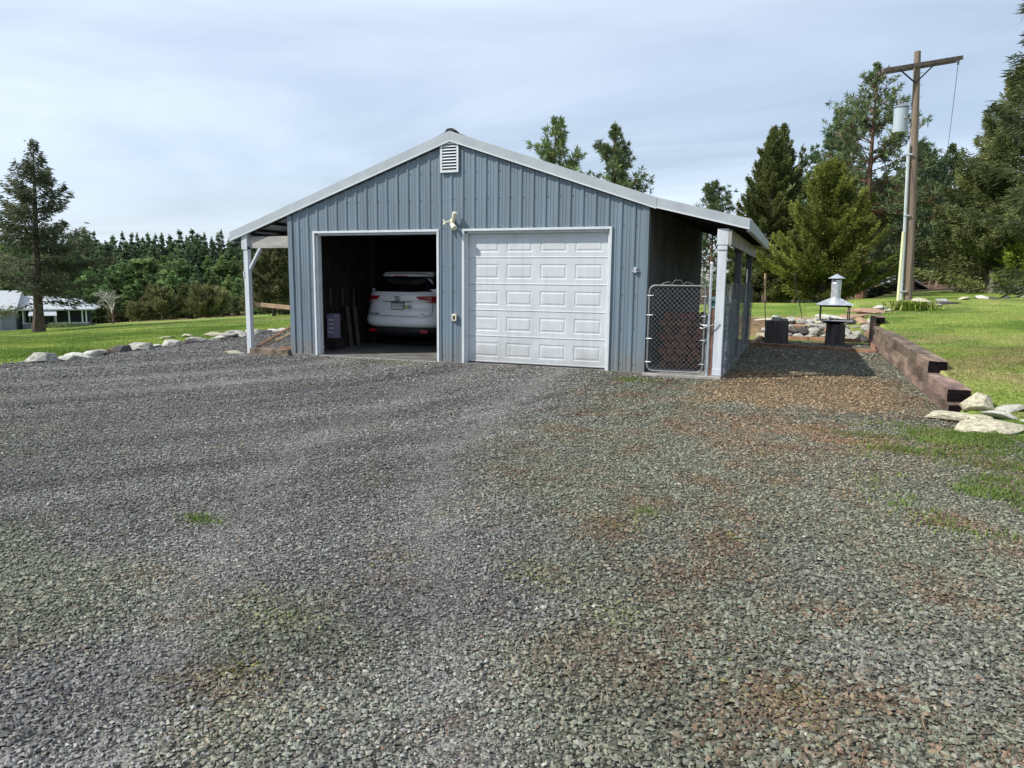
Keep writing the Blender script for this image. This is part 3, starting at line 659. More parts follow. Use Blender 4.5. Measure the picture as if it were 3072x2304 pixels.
# closed sectional door
gd = MB().box((OPN[1][0]+.03, .150, .0), (OPN[1][1]-.03, .155, 2.44)).build('garage_door', M_door, gar)
def door_section(z0, z1):
    x0, x1 = OPN[1][0]+.037, OPN[1][1]-.037; yf = .105; mb = MB(); n = 4; mg = .105; gap = (x1-x0-2*mg-4*.50)/3
    zc0, zc1 = z0+.105, z1-.105
    pan = [(x0+mg+i*(.50+gap), x0+mg+i*(.50+gap)+.50) for i in range(4)]
    xs_ = [x0]+[v for p in pan for v in p]+[x1]
    q = lambda a, b, c, d, y=yf: mb.add([(a,y,c),(b,y,c),(b,y,d),(a,y,d)], [(0,1,2,3)])
    q(x0, x1, z0, zc0); q(x0, x1, zc1, z1)
    for i in range(0, len(xs_), 2): q(xs_[i], xs_[i+1], zc0, zc1)
    for a, b in pan:
        rings = [(0, yf), (.012, yf+.006), (.024, yf+.006), (.052, yf-.001)]
        for (i0, ya), (i1, yb) in zip(rings, rings[1:]):
            o = [(a+i0, ya, zc0+i0), (b-i0, ya, zc0+i0), (b-i0, ya, zc1-i0), (a+i0, ya, zc1-i0)]
            p = [(a+i1, yb, zc0+i1), (b-i1, yb, zc0+i1), (b-i1, yb, zc1-i1), (a+i1, yb, zc1-i1)]
            mb.add(o+p, [(0,1,5,4),(1,2,6,5),(2,3,7,6),(3,0,4,7)])
        q(a+.05, b-.05, zc0+.05, zc1-.05, yf-.001)
    mb.add([(x0,yf,z0),(x1,yf,z0),(x1,yf+.03,z0-.006),(x0,yf+.03,z0-.006),(x0,yf,z1),(x1,yf,z1),(x1,yf+.03,z1+.006),(x0,yf+.03,z1+.006)], [(0,3,2,1),(4,5,6,7)])
    mb.add([(x0,yf-.005,z0+.012),(x1,yf-.005,z0+.012),(x1,yf,z0+.030),(x0,yf,z0+.030),(x0,yf-.001,z0),(x1,yf-.001,z0)], [(0,1,2,3),(4,5,1,0)])
    return mb.build('door_section', M_door, gd)
for k in range(5): door_section(.018+k*.484+.003, .018+(k+1)*.484-.003)
MB().box((OPN[1][0]+.03, .09, -.0), (OPN[1][1]-.03, .145, .016)).build('bottom_seal', M_black, gd)
# raised left door on its ceiling tracks (dark inside)
for x in (OPN[0][0]+.04, OPN[0][1]-.04): MB().bar((x, .2, 2.50), (x, 2.9, 2.56), .03, .05).build('door_track', M_galv, gar)
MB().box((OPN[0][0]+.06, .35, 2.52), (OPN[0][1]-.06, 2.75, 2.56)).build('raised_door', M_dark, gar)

# security light, outlet, small box
sl = empty('security_light', (.03, -.02, 2.62), 'cream twin-head security light above the pillar between the garage doors', 'light')
MB().lathe([(.055,0),(.058,.012),(.05,.03),(.03,.035)], n=16).build('base_plate', M_ivory, sl, smooth=False).rotation_euler = (R(90), 0, 0)
def head(p, d, nm, r=.055):
    mb = MB(); p = Vector(p); d = Vector(d).normalized()
    mb.tube([(0, -.03, 0), p], .014, 8); mb.tube([p-d*.03, p, p+d*.05, p+d*.115], [.028, .036, .045, r], 14)
    mb.tube([p+d*.116, p+d*.125], [r*.85, r*.6], 14, 0); return mb.build(nm, M_ivory, sl)
head((.06, -.075, .045), (.30, -.25, .75), 'lamp_head', .05); head((.03, -.085, -.06), (.55, -.35, -.55), 'lamp_head')
mb = MB(); mb.tube([(0, -.03, 0), (-.07, -.08, -.01), (-.11, -.09, -.03)], .016, 8); mb.tube([(-.11, -.09, -.03), (-.14, -.10, .035)], [.022, .014], 8); mb.tube([(-.11, -.09, -.02), (-.12, -.12, -.07)], [.024, .018], 8)
mb.build('motion_sensor', M_ivory, sl)
ol = empty('wall_outlet', (.075, -.02, .85), 'cream weatherproof outlet box low on the pillar between the doors', 'outlet')
MB().box((-.045, -.045, -.065), (.045, 0, .065)).build('outlet_box', M_ivory, ol, bevel=.006)
MB().box((-.022, -.048, -.04), (.022, -.0455, .03)).build('outlet_cover', M_dark, ol)
ob = MB().box((-.03, -.03, -.05), (.02, 0, .045)).box((-.07, -.015, -.03), (-.03, 0, -.018)).box((.02, -.015, -.03), (.06, 0, -.018)).build('latch_bracket', M_galv, None, bevel=.004, loc=(3.48, -.02, 1.75))
tag(ob, 'small galvanised latch bracket on the siding near the right garage corner', 'bracket')

# ------------------------------------------------------------------ white SUV in the left bay
car = empty('parked_car', (-2.33, 2.0, 0), 'white SUV parked nose-in in the dark left bay, showing its tail', 'car')
def loft(sections, name, m, parent, smooth=True, capend=True):
    n = len(sections[0]); v = [p for s in sections for p in s]; f = []
    for i in range(len(sections)-1):
        for k in range(n): f.append((i*n+k, i*n+(k+1) % n, (i+1)*n+(k+1) % n, (i+1)*n+k))
    mb = MB(); mb.add(v, f)
    if capend: mb.add(sections[0], [tuple(range(n))[::-1]]); mb.add(sections[-1], [tuple(range(n))])
    return mb.build(name, m, parent, smooth=smooth)
def sec(y, hw, z0, z1, rnd=.18, top=None, n=28):
    pts = []; cz_, hh = (z0+z1)/2, (z1-z0)/2
    for k in range(n):
        a = 2*math.pi*k/n; c, s = math.cos(a), math.sin(a); e = 2/5.0
        px = hw*math.copysign(abs(c)**e, c); pz = cz_+hh*math.copysign(abs(s)**e, s)
        pts.append((px, y, pz))
    return pts
# rear curves: y as function of x (corner rounding)
def ry(x, z, base=0.0):
    return base + .30*(abs(x)/.96)**3.6 + .05*(abs(x)/.96)**2
body = MB()
def strip(prof, xs_, mb, mi=0, hwf=None):
    """prof: list of (z, y0, halfwidth); skin across x"""
    rws = []
    for z, y0, hw in prof: rws.append([(hw*u, y0+.05*abs(u)**2+.26*abs(u)**5, z) for u in xs_])
    n = len(xs_); b = [p for r_ in rws for p in r_]; f = [(i*n+k, i*n+k+1, (i+1)*n+k+1, (i+1)*n+k) for i in range(len(rws)-1) for k in range(n-1)]
    mb.add(b, f, mi)
us = [math.sin(t*math.pi/2/14) for t in range(-14, 15)]
# painted tail: bumper, tailgate up to the glass
prof = [(.47, .05, .90), (.50, -.02, .93), (.56, -.045, .95), (.66, -.04, .955), (.70, -.01, .955), (.72, .015, .95), (.80, .02, .945), (.86, .028, .94), (.88, .052, .94), (1.02, .070, .935), (1.055, .048, .93), (1.07, .035, .93), (1.16, .045, .92), (1.22, .07, .905), (1.27, .11, .88)]
strip(prof, us, body); 
b_ = body.build('tail_panel', M_carw, car, smooth=True)
g_ = MB(); strip([(1.262, .10, .86), (1.40, .22, .80), (1.55, .33, .74), (1.62, .38, .70)], us, g_); g_.build('rear_window', M_glass, car, smooth=True)
# bright wedges flanking the window bottom
for s_ in (-1, 1):
    w_ = MB(); w_.add([(s_*.88, .31, 1.18), (s_*.30, .09, 1.215), (s_*.42, .105, 1.262), (s_*.86, .36, 1.345), (s_*.90, .42, 1.25)], [(0,1,2,3,4)] if s_ < 0 else [(4,3,2,1,0)])
    w_.build('tailgate_shoulder', M_carw, car)
# main body and greenhouse behind the tail skin
loft([sec(.36, .90, .38, 1.16), sec(.7, .955, .36, 1.20), (sec(2.0, .96, .35, 1.10)), (sec(3.6, .96, .35, 1.08)), sec(4.5, .93, .36, .98), sec(4.82, .75, .42, .85)], 'body', M_carw, car)
loft([sec(.42, .70, 1.10, 1.60), sec(.8, .74, 1.05, 1.68), sec(2.0, .76, 1.0, 1.72), sec(2.9, .72, 1.0, 1.66), sec(3.6, .66, .95, 1.12)], 'greenhouse', M_glass, car)
loft([sec(.55, .64, 1.655, 1.705), sec(1.2, .66, 1.69, 1.745), sec(2.4, .64, 1.68, 1.735), sec(2.9, .60, 1.62, 1.67)], 'roof', M_carw, car)
sp_ = MB(); strip([(1.605, .31, .66), (1.625, .20, .665), (1.65, .21, .66), (1.69, .5, .66)], us, sp_); sp_.build('rear_spoiler', M_carw, car, smooth=True)
MB().box((-.17, .185, 1.607), (.17, .20, 1.622)).build('brake_light', M_red, car)
MB().add([(.13, .75, 1.71), (.15, .75, 1.71), (.14, .95, 1.71), (.14, .85, 1.80)], [(0,1,3),(1,2,3),(2,0,3)]).build('roof_antenna', M_black, car)
for s_ in (-1, 1): MB().tube([(s_*.60, .7, 1.72), (s_*.62, 1.0, 1.765), (s_*.62, 2.5, 1.765), (s_*.58, 2.8, 1.70)], .018, 6).build('roof_rail', M_black, car)
# black lower bumper
lb = MB(); strip([(.26, .16, .78), (.30, .05, .86), (.40, -.01, .90), (.475, .045, .90)], us, lb); lb.build('lower_bumper', M_black, car, smooth=True)
for s_ in (-1, 1): MB().box((s_*.66-.09, .03, .355), (s_*.66+.09, .055, .42)).build('bumper_reflector', M_red, car)
# tail lamps (wrap round the corner)
def lamp(s_):
    pts_t = [(.46, 1.165), (.62, 1.175), (.80, 1.175), (.93, 1.165)]; pts_b = [(.52, 1.10), (.66, 1.055), (.80, 1.02), (.93, 1.03)]
    def P(x, z): u = x/.935; return (s_*x, .030+.05*u*u+.26*u**5-.022, z)
    mb = MB(); v = [P(*p) for p in pts_t]+[P(*p) for p in pts_b]
    fs = [(0,1,5,4),(1,2,6,5),(2,3,7,6)]
    mb.add(v, fs if s_ > 0 else [f[::-1] for f in fs]); o = mb.build('tail_lamp', M_red, car)
    def Q(x, z): p = P(x, z); return (p[0], p[1]-.004, z)
    MB().add([Q(.50, 1.095), Q(.66, 1.050), Q(.80, 1.015), Q(.93, 1.025), Q(.93, 1.05), Q(.80, 1.055), Q(.68, 1.085)], [(0,1,2,3,4,5,6)]).build('reversing_lamp', M_lampc, o)
    MB().add([Q(.44, 1.172), Q(.93, 1.172), Q(.93, 1.184), Q(.44, 1.180)], [(0,1,2,3)]).build('lamp_chrome', M_chrome, o)
lamp(-1); lamp(1)
# tailgate seam
sm_ = MB()
pts = [(-.80, 1.00), (-.80, .80), (-.77, .745), (-.70, .725), (-.4, .722), (0, .72), (.4, .722), (.70, .725), (.77, .745), (.80, .80), (.80, 1.00)]
def PS(x, z): u = x/.95; return (x, .012+.05*u*u+.26*abs(u)**5-.004+(.05 if z > .88 else 0), z)
sm_.tube([PS(*p) for p in pts], .005, 6); sm_.build('tailgate_seam', M_black, car)
MB().box((-.36, .028, 1.042), (.36, .05, 1.052)).build('tailgate_handle', M_black, car)
# emblem: three ovals
def oval(rx, rz, cx_=0, cz_=0, t=.006, nm='emblem_ring', par=None):
    return MB().tube([(cx_+rx*math.cos(a), 0, cz_+rz*math.sin(a)) for a in np.linspace(0, 2*math.pi, 25)], t, 6, cap=False).build(nm, M_chrome, par)
em = MB().lathe([(.001, -.004), (.055, -.004), (.055, 0), (.001, 0)], n=20).build('emblem', M_trim, car, loc=(0, .022, 1.115)); em.rotation_euler = (R(90), 0, 0); em.scale = (1.15, .8, 1)
for rx, rz, cz_ in ((.070, .048, 0), (.024, .044, 0), (.046, .019, .020)):
    o = oval(rx, rz, 0, cz_, par=car); o.location = (0, .010, 1.115)
# plate
pl = MB().box((-.165, .020, .865), (.165, .034, 1.035)).build('plate_frame', M_black, car, bevel=.004)
MB().box((-.150, .016, .882), (.150, .0195, 1.022)).build('licence_plate', M_plate, pl)
text_obj('plate_text', '21938', .078, M_ink, pl, (.035, .014, .948)); text_obj('plate_text', 'NP', .05, M_ink, pl, (-.115, .014, .948))
MB().box((-.145, .0135, 1.003), (.145, .0155, 1.018)).build('plate_band', M_ink, pl)
MB().box((.175, .030, .895), (.245, .036, .965)).build('yellow_sticker', M_yel, car)
st = MB().box((.255, .030, .885), (.345, .036, .980)).build('white_sticker', M_stk, car)
for k in range(4): MB().box((.262, .027, .892+k*.023), (.335-.01*(k % 2), .0295, .902+k*.023)).build('sticker_line', M_ink, st)
text_obj('badge_text', 'HIGHLANDER', .038, M_ink, car, (-.60, .045, .775), rot=(R(90), 0, R(-6))); text_obj('badge_text', 'LIMITED', .034, M_ink, car, (.62, .045, .775), rot=(R(90), 0, R(6)))
MB().box((-.60, .028, .737), (-.50, .036, .758)).build('small_badge', M_ink, car)
hs_ = []
for cx_, cz_, k in ((.60, 1.40, .75), (.565, 1.33, 1.0), (.63, 1.335, 1.0)):
    hp = [(16*math.sin(t)**3*.0021*k, (13*math.cos(t)-5*math.cos(2*t)-2*math.cos(3*t)-math.cos(4*t))*.0021*k) for t in np.linspace(0, 2*math.pi, 20, endpoint=False)]
    yy = .20+.05*(cx_/.8)**2+.26*(cx_/.8)**5-.03+(cz_-1.35)*.8
    MB().add([(cx_+a, yy+.02+b*.8, cz_+b) for a, b in hp], [tuple(range(20))]).build('heart_sticker', M_stk, car)
for y, x in ((.95, -.82), (.95, .82), (3.75, -.82), (3.75, .82)):
    wl = MB().tube([(x-.11, y, .36), (x+.11, y, .36)], .36, 24).build('wheel', M_black, car, bevel=.03)
    MB().tube([(x-.115 if x < 0 else x+.105, y, .36), (x-.105 if x < 0 else x+.115, y, .36)], .23, 18).build('wheel_rim', M_galv, wl)

# things along the left garage wall
bx_ = empty('detergent_box', (-3.44, 1.15, 0), 'pale violet printed box standing just inside the open bay', 'box')
MB().box((-.11, -.10, .25), (.11, .10, .78)).build('carton', M_jug, bx_, bevel=.01)
for k in range(4): MB().box((-.07, -.104, .36+k*.09), (.07, -.1015, .40+k*.09)).build('printed_panel', M_stk, bx_)
MB().box((-.16, -.16, 0), (.16, .16, .248)).build('crate_base', M_dark, bx_)
for i, (x, y, c) in enumerate(((-3.42, 1.82, 'leaning board next to the printed box inside the bay, the nearer of two'), (-3.36, 2.02, 'leaning pale board beside the SUV inside the bay, the farther of two'))):
    tag(MB().bar((x, y, .0), (x-.1, y, .92), .035, .09).build('leaning_board', M_dimb, None), c, 'board', 'boards leaning on the left garage wall')
for i in range(6):
    y = 1.15+.23*i; t = tag(MB().bar((-3.50, y, .95-.05*(i % 2)), (-3.50, y, 1.32), .02, .03).build('hanging_tool', M_dark if i % 2 else M_dimb, None),
        'thin wooden tool handle hanging in the row on the dim left bay wall', 'tool', 'tool handles hanging inside the bay')

# ------------------------------------------------------------------ left lean-to timber
tag(MB().box((-4.70, -.10, -.10), (-3.72, .06, .075)).build('railroad_tie', M_tie, None, bevel=.012), 'brown railway tie lying between the left post and the garage corner', 'railway tie')
tag(MB().bar((-4.70, .12, .99), (-3.68, .14, .93), .035, .09).build('wooden_rail', M_boardl, None, bevel=.006), 'rough wooden rail nailed from the left post to the garage wall', 'rail')
tag(MB().bar((-4.66, .10, .09), (-3.66, .18, .62), .07, .045).build('brace_board', M_board, None, bevel=.004), 'orange-brown diagonal board leaning from the left tie to the garage', 'board')
tag(MB().bar((-4.60, .26, .09), (-3.66, .36, .52), .05, .03).build('brace_board', M_boardl, None, bevel=.004), 'thin pale stick leaning behind the orange-brown diagonal board', 'stick')
tag(MB().bar((-4.60, .75, .00), (-3.55, .95, .06), .09, .05).build('ground_board', M_board, None, bevel=.004), 'dark plank lying on the gravel behind the left railway tie', 'plank')

# ------------------------------------------------------------------ kennel: gate, pipes, side fence
def links(mb, P, u0, u1, z0, z1, sp=.056, r=.0016, amp=0):
    """diamond mesh of wires; P(u, z) -> point"""
    W_, H_ = u1-u0, z1-z0; k = -H_
    def seg(a, b):
        mb.bar(P(*a), P(*b), r*2, r*2)
    c = -H_
    while c < W_:
        a = max(0, c); b = min(W_, c+H_)
        if b > a:
            seg((u0+a, z0+a-c), (u0+b, z0+b-c)); seg((u0+a, z1-(a-c)), (u0+b, z1-(b-c)))
        c += sp*1.414
gt = empty('chain_link_gate', (3.73, -.02, .04), 'round-cornered chain-link gate closing the dark kennel beside the garage', 'gate')
GW, GH = .93, 1.45; rr = .10
pts = []
for cx_, cz_, a0 in ((GW-rr, rr, -90), (GW-rr, GH-rr, 0), (rr, GH-rr, 90), (rr, rr, 180)):
    for t in range(0, 91, 15): pts.append((cx_+rr*math.cos(R(a0+t)), 0, cz_+rr*math.sin(R(a0+t))))
pts.append(pts[0])
MB().tube(pts, .017, 8, cap=False).build('gate_frame', M_wire, gt, smooth=True)
mb = MB(); links(mb, lambda u, z: (u, .008, z), .02, GW-.02, .02, GH-.02); mb.build('gate_mesh', M_gatewire, gt)
mb = MB(); sc_ = [(.28,0),(.33,.03),(.42,.05),(.46,.01),(.50,.06),(.53,.085),(.56,.065),(.59,.085),(.62,.06),(.65,.01),(.70,.05),(.78,.03),(.83,0)]
mb.tube([(a-.09, 0, GH+.015+b) for a, b in sc_], .0045, 5); mb.build('wire_scroll', M_wire, gt)
for z in (.15, .55, .95, 1.28):
    MB().tube([(-.03, -.005, z), (.03, -.01, z), (.07, -.005, z+.004)], .009, 6).build('gate_hinge' if z in (.15, 1.28) else 'frame_clip', M_galv, gt)
    MB().tube([(GW-.06, -.012, z), (GW+.02, -.012, z)], .008, 6).build('frame_clip', M_galv, gt)
tag(MB().tube([(4.72, .02, 0), (4.73, .02, 1.84)], .024, 10).lathe([(.028, 0), (.03, .02), (.02, .045), (.005, .055)], (4.73, .02, 1.84), 10).build('fence_pipe', M_galv, None, smooth=False), 'tall galvanised pipe with a domed cap beside the kennel gate', 'pipe')
tag(MB().box((4.755, .03, 0.0), (4.80, .06, 1.13)).build('wood_slat', M_board, None), 'narrow brown wooden slat between the gate pipe and the white corner post', 'slat')
ch = MB()
for k in range(15):
    t = k/14; c = Vector((4.60+.27*t, -.03-.02*math.sin(t*3.1), .86+.05*t-.05*math.sin(math.pi*t)))
    d = Vector((.012, 0, .002)) if k % 2 else Vector((.010, .0, 0)); ch.bar(c-d, c+d, .012, .016)
ch.tube([(4.62, -.03, .86), (4.66, -.045, .84), (4.70, -.045, .85), (4.74, -.03, .86)], .007, 6); ch.tube([(4.60, -.03, .80), (4.63, -.05, .79), (4.72, -.03, .82)], .007, 6)
tag(ch.build('gate_chain', M_galv, None), 'steel chain wrapped round the gate pipe and the corner post', 'chain')
fn = empty('wire_fence', (4.99, 0, 0), 'sagging chain-link fence along the open side of the kennel', 'fence')
def FP(u, z):
    return (.012*math.sin(u*5+z*3)+.015*math.sin(u*11+z), u, z+.012*math.sin(u*4.3)*(z > .5))
mb = MB(); links(mb, FP, .02, 6.95, 0.0, 1.52, .065, .0013); mb.build('fence_mesh', M_gatewire, fn)
mb = MB(); links(mb, lambda u, z: (FP(u, z)[0]+.02, u, z), .0, 6.9, -.02, 1.50, .10, .0008); mb.build('chicken_wire', M_wire, fn)
mb = MB()
for z in (.0, 1.52): mb.tube([FP(u, z) for u in np.arange(0, 7, .3)], .003, 5)
rg = random.Random(3)
for k in range(26):
    u = rg.uniform(-.02, .10); z = rg.uniform(0, 1.45); mb.tube([(.0, u, z), (rg.uniform(.01, .06), u-rg.uniform(.02, .07), z+rg.uniform(-.05, .05)), (.01, u-.01, z+rg.uniform(.02, .09))], .0022, 4)
mb.build('fence_wire', M_wire, fn)
MB().tube([(-.10, 6.2, 0), (-.10, 6.2, 1.86)], .024, 10).build('fence_post', M_galv, fn)
# firewood inside the kennel
rl = random.Random(11); proto = None
def firewood(loc, rz, r, ln):
    root = empty('firewood_log', loc, 'split reddish log in the dim stack behind the kennel gate', 'log', 'firewood stacked inside the kennel', rz)
    n = 7; prof = [(r*rl.uniform(.75, 1.1)*math.cos(2*math.pi*k/n), r*rl.uniform(.75, 1.1)*math.sin(2*math.pi*k/n)) for k in range(n)]
    vs = [(a, -ln/2, b) for a, b in prof]+[(a, ln/2, b) for a, b in prof]
    MB().add(vs, [(k, (k+1) % n, n+(k+1) % n, n+k) for k in range(n)]).build('bark', M_log, root)
    MB().add([(a, -ln/2-.001, b) for a, b in prof], [tuple(range(n))[::-1]]).build('cut_end', M_loge, root)
for row in range(8):
    for c in range(6):
        firewood((3.86+c*.145+(.07 if row % 2 else 0)+rl.uniform(-.01, .01), .95+rl.uniform(-.03, .03), .075+row*.125), rl.uniform(-.05, .05), .078, .42)
def tarp_pile(y0, y1, z0, h, label):
    mb = MB(); rg = random.Random(int(y0*10)); z = z0
    while z < h:
        t = rg.uniform(.04, .07); a = rg.uniform(-.03, .03); mb.box((4.66+rg.uniform(-.02, .02), y0+a, z), (4.935+rg.uniform(-.02, .012), y1+a, z+t)); z += t+.006
    return tag(mb.build('folded_tarp_pile', M_tarp, None, bevel=.018), label, 'tarp pile')
tarp_pile(.25, 1.75, .53, 1.30, 'teal folded tarps stacked on the grey bin behind the near end of the side fence')
tarp_pile(1.9, 3.3, .03, 1.18, 'teal folded tarps stacked on the slab behind the middle of the side fence')
tag(MB().box((4.66, .22, .0), (4.94, 1.78, .52)).build('storage_bin', mat('pale_bin', (.22, .26, .31), .5), None, bevel=.03), 'grey storage bin under the teal tarps behind the side fence', 'bin')

# ------------------------------------------------------------------ rocks
def rock_mesh(seed, sx=1, sy=1, sz=.6, n=24, m=None):
    rg = random.Random(seed); bm = bmesh.new()
    for k in range(n):
        v = Vector((rg.gauss(0, 1), rg.gauss(0, 1), rg.gauss(0, 1))).normalized()*rg.uniform(.75, 1.05)
        bm.verts.new((v.x*sx, v.y*sy, v.z*sz))
    r_ = bmesh.ops.convex_hull(bm, input=bm.verts)
    for g in r_['geom_interior']:
        if isinstance(g, bmesh.types.BMVert) and g.is_valid: bm.verts.remove(g)
    bmesh.ops.bevel(bm, geom=[e for e in bm.edges], offset=.02, segments=1, affect='EDGES')
    me = bpy.data.meshes.new('rock'); bm.to_mesh(me); bm.free(); me.materials.append(m); return me
RK = {}
for nm, m in (('pale', M_rock), ('dark', M_rockd), ('white', M_rockw), ('cream', M_rocky), ('orange', M_rocko)):
    RK[nm] = [rock_mesh(hash(nm) % 1 + 31*k+len(nm), 1, .8, .62, 22+k, m) for k in range(5)]
def rock(kind, x, y, s, label, group=None, sz=1, z=None, rz=None, k=None, sx=1):
    rg = random.Random(int(x*371+y*97)); k = rg.randrange(5) if k is None else k
    o = bpy.data.objects.new('rock', RK[kind][k]); COL.objects.link(o)
    o.location = (x, y, (h1(x, y)+s*.15*sz) if z is None else z); o.scale = (s*sx, s, s*sz); o.rotation_euler = (rg.uniform(-.2, .2), rg.uniform(-.2, .2), rg.uniform(0, 6) if rz is None else rz)
    return tag(o, label, 'rock', group)
LG = 'rocks edging the left field'
left = [('pale', -7.28, -2.75, .34, 'largest pale-topped boulder at the near left end of the rock row', 1.0, 1.25),
 ('white', -7.28, -2.35, .18, 'small white rock tucked right beside the largest boulder of the row', .8, 1),
 ('white', -7.32, -2.05, .25, 'white-capped low rock, third in the row along the left field', .9, 1.2),
 ('white', -7.42, -1.62, .27, 'blocky pale grey rock left of the reddish one in the left row', .95, 1.1),
 ('orange', -7.46, -1.28, .22, 'reddish-grey rock between the blocky pale rock and the dark boulder', .95, 1),
 ('dark', -7.50, -.88, .31, 'rounded dark basalt boulder in the row along the left field', .95, 1.0),
 ('pale', -7.60, -.28, .40, 'peaked grey rock right of the dark basalt boulder', .85, 1.15),
 ('white', -7.58, .22, .19, 'small white stone right of the peaked grey rock', .7, 1.2)]
for kd, x, y, s, lb, sz, sx in left: rock(kd, x, y, s, lb, LG, sz*.82, sx=sx*1.08)
rg = random.Random(4)
for i, (x, y, s, kd) in enumerate(((-7.65,.75,.34,'pale'),(-7.66,1.3,.28,'dark'),(-7.85,1.8,.30,'pale'),(-7.8,2.3,.24,'white'),(-8.0,2.8,.30,'pale'),(-8.0,3.25,.26,'white'),(-8.2,3.7,.28,'pale'),(-8.25,4.2,.26,'pale'),(-8.4,4.8,.30,'dark'),(-8.4,5.4,.26,'white'),(-8.6,6.0,.28,'pale'))):
    rock(kd, x, y, s, {'pale': 'low grey stone in the far stretch of the rock row by the left post', 'dark': 'low dark stone in the far stretch of the left rock row', 'white': 'low whitish stone in the far stretch of the left rock row'}[kd], LG, .6, sx=1.35)
for i, (x, y, s, kd) in enumerate(((-9.8,3.4,.28,'cream'),(-9.3,3.9,.30,'cream'),(-9.3,4.4,.3,'pale'),(-9.4,4.9,.26,'dark'),(-9.1,5.2,.34,'pale'),(-10.1,2.9,.22,'cream'))):
    rock(kd, x, y, s, {'cream': 'flat cream stone lying in the grass behind the rock row', 'pale': 'flat grey slab in the grass behind the rock row', 'dark': 'dark flat stone in the grass behind the rock row'}[kd], 'flat stones in the left grass', .45, sx=1.3)
rock('cream', -5.02, -.16, .20, 'flat mossy rock at the foot of the left white post', None, .5, rz=.3, sx=1.4, z=-.05)
tag(MB().box((-.62, -.09, 0), (.62, .09, .14)).build('railroad_tie', M_tie, None, bevel=.01, loc=(-8.35, 7.0, h1(-8.35, 7.0)), rz=.2), 'dark railway tie lying by the grass edge behind the left post', 'railway tie')

# ------------------------------------------------------------------ tie retaining wall (each tie its own object)
def tie(x, y0, y1, z0, label, h=.172, w_=.27, dx=0):
    ln = y1-y0
    rgt = random.Random(int((y0*13+z0*77+x)*10)); bm = bmesh.new(); nseg = max(2, int(ln/.12)); vs = []
    for i in range(nseg+1):
        row = []
        for (a, b) in ((0,0),(.25,0),(.5,0),(.75,0),(1,0),(1,.5),(1,1),(.75,1),(.5,1),(.25,1),(0,1),(0,.5)):
            j = .0055
            row.append(bm.verts.new((x+dx*i/nseg+a*w_+rgt.uniform(-j, j), y0+ln*i/nseg, z0+b*h+rgt.uniform(-j, j))))
        vs.append(row)
    for i in range(nseg):
        for k in range(12): bm.faces.new((vs[i][k], vs[i][(k+1) % 12], vs[i+1][(k+1) % 12], vs[i+1][k]))
    f1 = bm.faces.new(vs[0]); f2 = bm.faces.new(vs[-1][::-1]); f1.material_index = 1; f2.material_index = 1
    bmesh.ops.recalc_face_normals(bm, faces=bm.faces)
    bmesh.ops.bevel(bm, geom=[e for e in bm.edges if len(e.link_faces) == 2 and (f1 in e.link_faces or f2 in e.link_faces)], offset=.008, segments=1, affect='EDGES')
    me = bpy.data.meshes.new('railroad_tie'); bm.to_mesh(me); bm.free(); me.materials.append(M_tie); me.materials.append(M_tieend)
    return tag(link('railroad_tie', me), label, 'railway tie', 'stacked ties of the retaining wall')
TX = 7.93
for i, (y0, y1) in enumerate(((-2.10, -.02), (.0, 2.38), (2.40, 4.88), (4.90, 7.28), (7.3, 9.5))):
    tie(TX, y0, y1, -.10, ['bottom-course tie at the near end by the cream rocks', 'bottom-course tie, second from the near end', 'bottom-course tie under the middle of the wall', 'bottom-course tie next to the far end beside the board frame', 'bottom-course tie at the far end by the upright post'][i], h=.168)
for i, (y0, y1) in enumerate(((-1.90, -.38), (-.36, 2.0), (2.02, 4.4), (4.42, 6.9), (6.92, 9.5))):
    tie(TX+.015, y0, y1, .072, ['second-course tie whose dark end sticks out above the cream rocks', 'second-course tie under the near top tie', 'second-course tie in the middle of the wall', 'second-course tie near the far end', 'second-course tie touching the upright post'][i], h=.17)
for i, (y0, y1) in enumerate(((-.14, .98), (1.0, 4.10), (4.12, 8.9))):
    tie(TX+.03, y0, y1, .250+(.004*i), ['short top-course tie with the square dark end', 'long weathered top-course tie behind the short one', 'farthest top-course tie running to the upright post'][i], h=.178)
tag(MB().box((TX-.03, 9.0, G0), (TX+.11, 9.16, .70)).build('upright_tie', M_tie, None, bevel=.012), 'upright timber post at the far end of the tie wall', 'post')
tie(TX+.10, 9.2, 10.6, .50, 'tie laid on the bank just behind the upright timber post', h=.17, w_=.24)

# cream rocks and pipe at the near end
CR = 'cream rocks at the near end of the tie wall'
rock('cream', 7.95, -2.50, .34, 'broad cream rock touching the near end of the bottom tie', CR, .55, sx=1.2, rz=.4)
rock('cream', 8.22, -2.18, .26, 'cream rock standing up behind the cream cluster', CR, 1.0, rz=1.2)
rock('cream', 8.12, -2.80, .22, 'violet-stained cream rock in the middle of the cluster', CR, .6)
rock('white', 8.38, -2.62, .20, 'whitish rock at the right of the cream cluster', CR, .6, rz=.2, sx=1.2)
rock('cream', 8.12, -3.22, .34, 'front flat straw-coloured rock of the cream cluster', CR, .5, rz=.5, sx=1.3)
rock('white', 8.68, -2.80, .14, 'pale stone half hidden in grass right of the cluster', CR, .5, sx=1.3)
rock('white', 8.55, -2.25, .16, 'white elongated rock in the grass behind the cream cluster', CR, .6, rz=.1, sx=1.5)

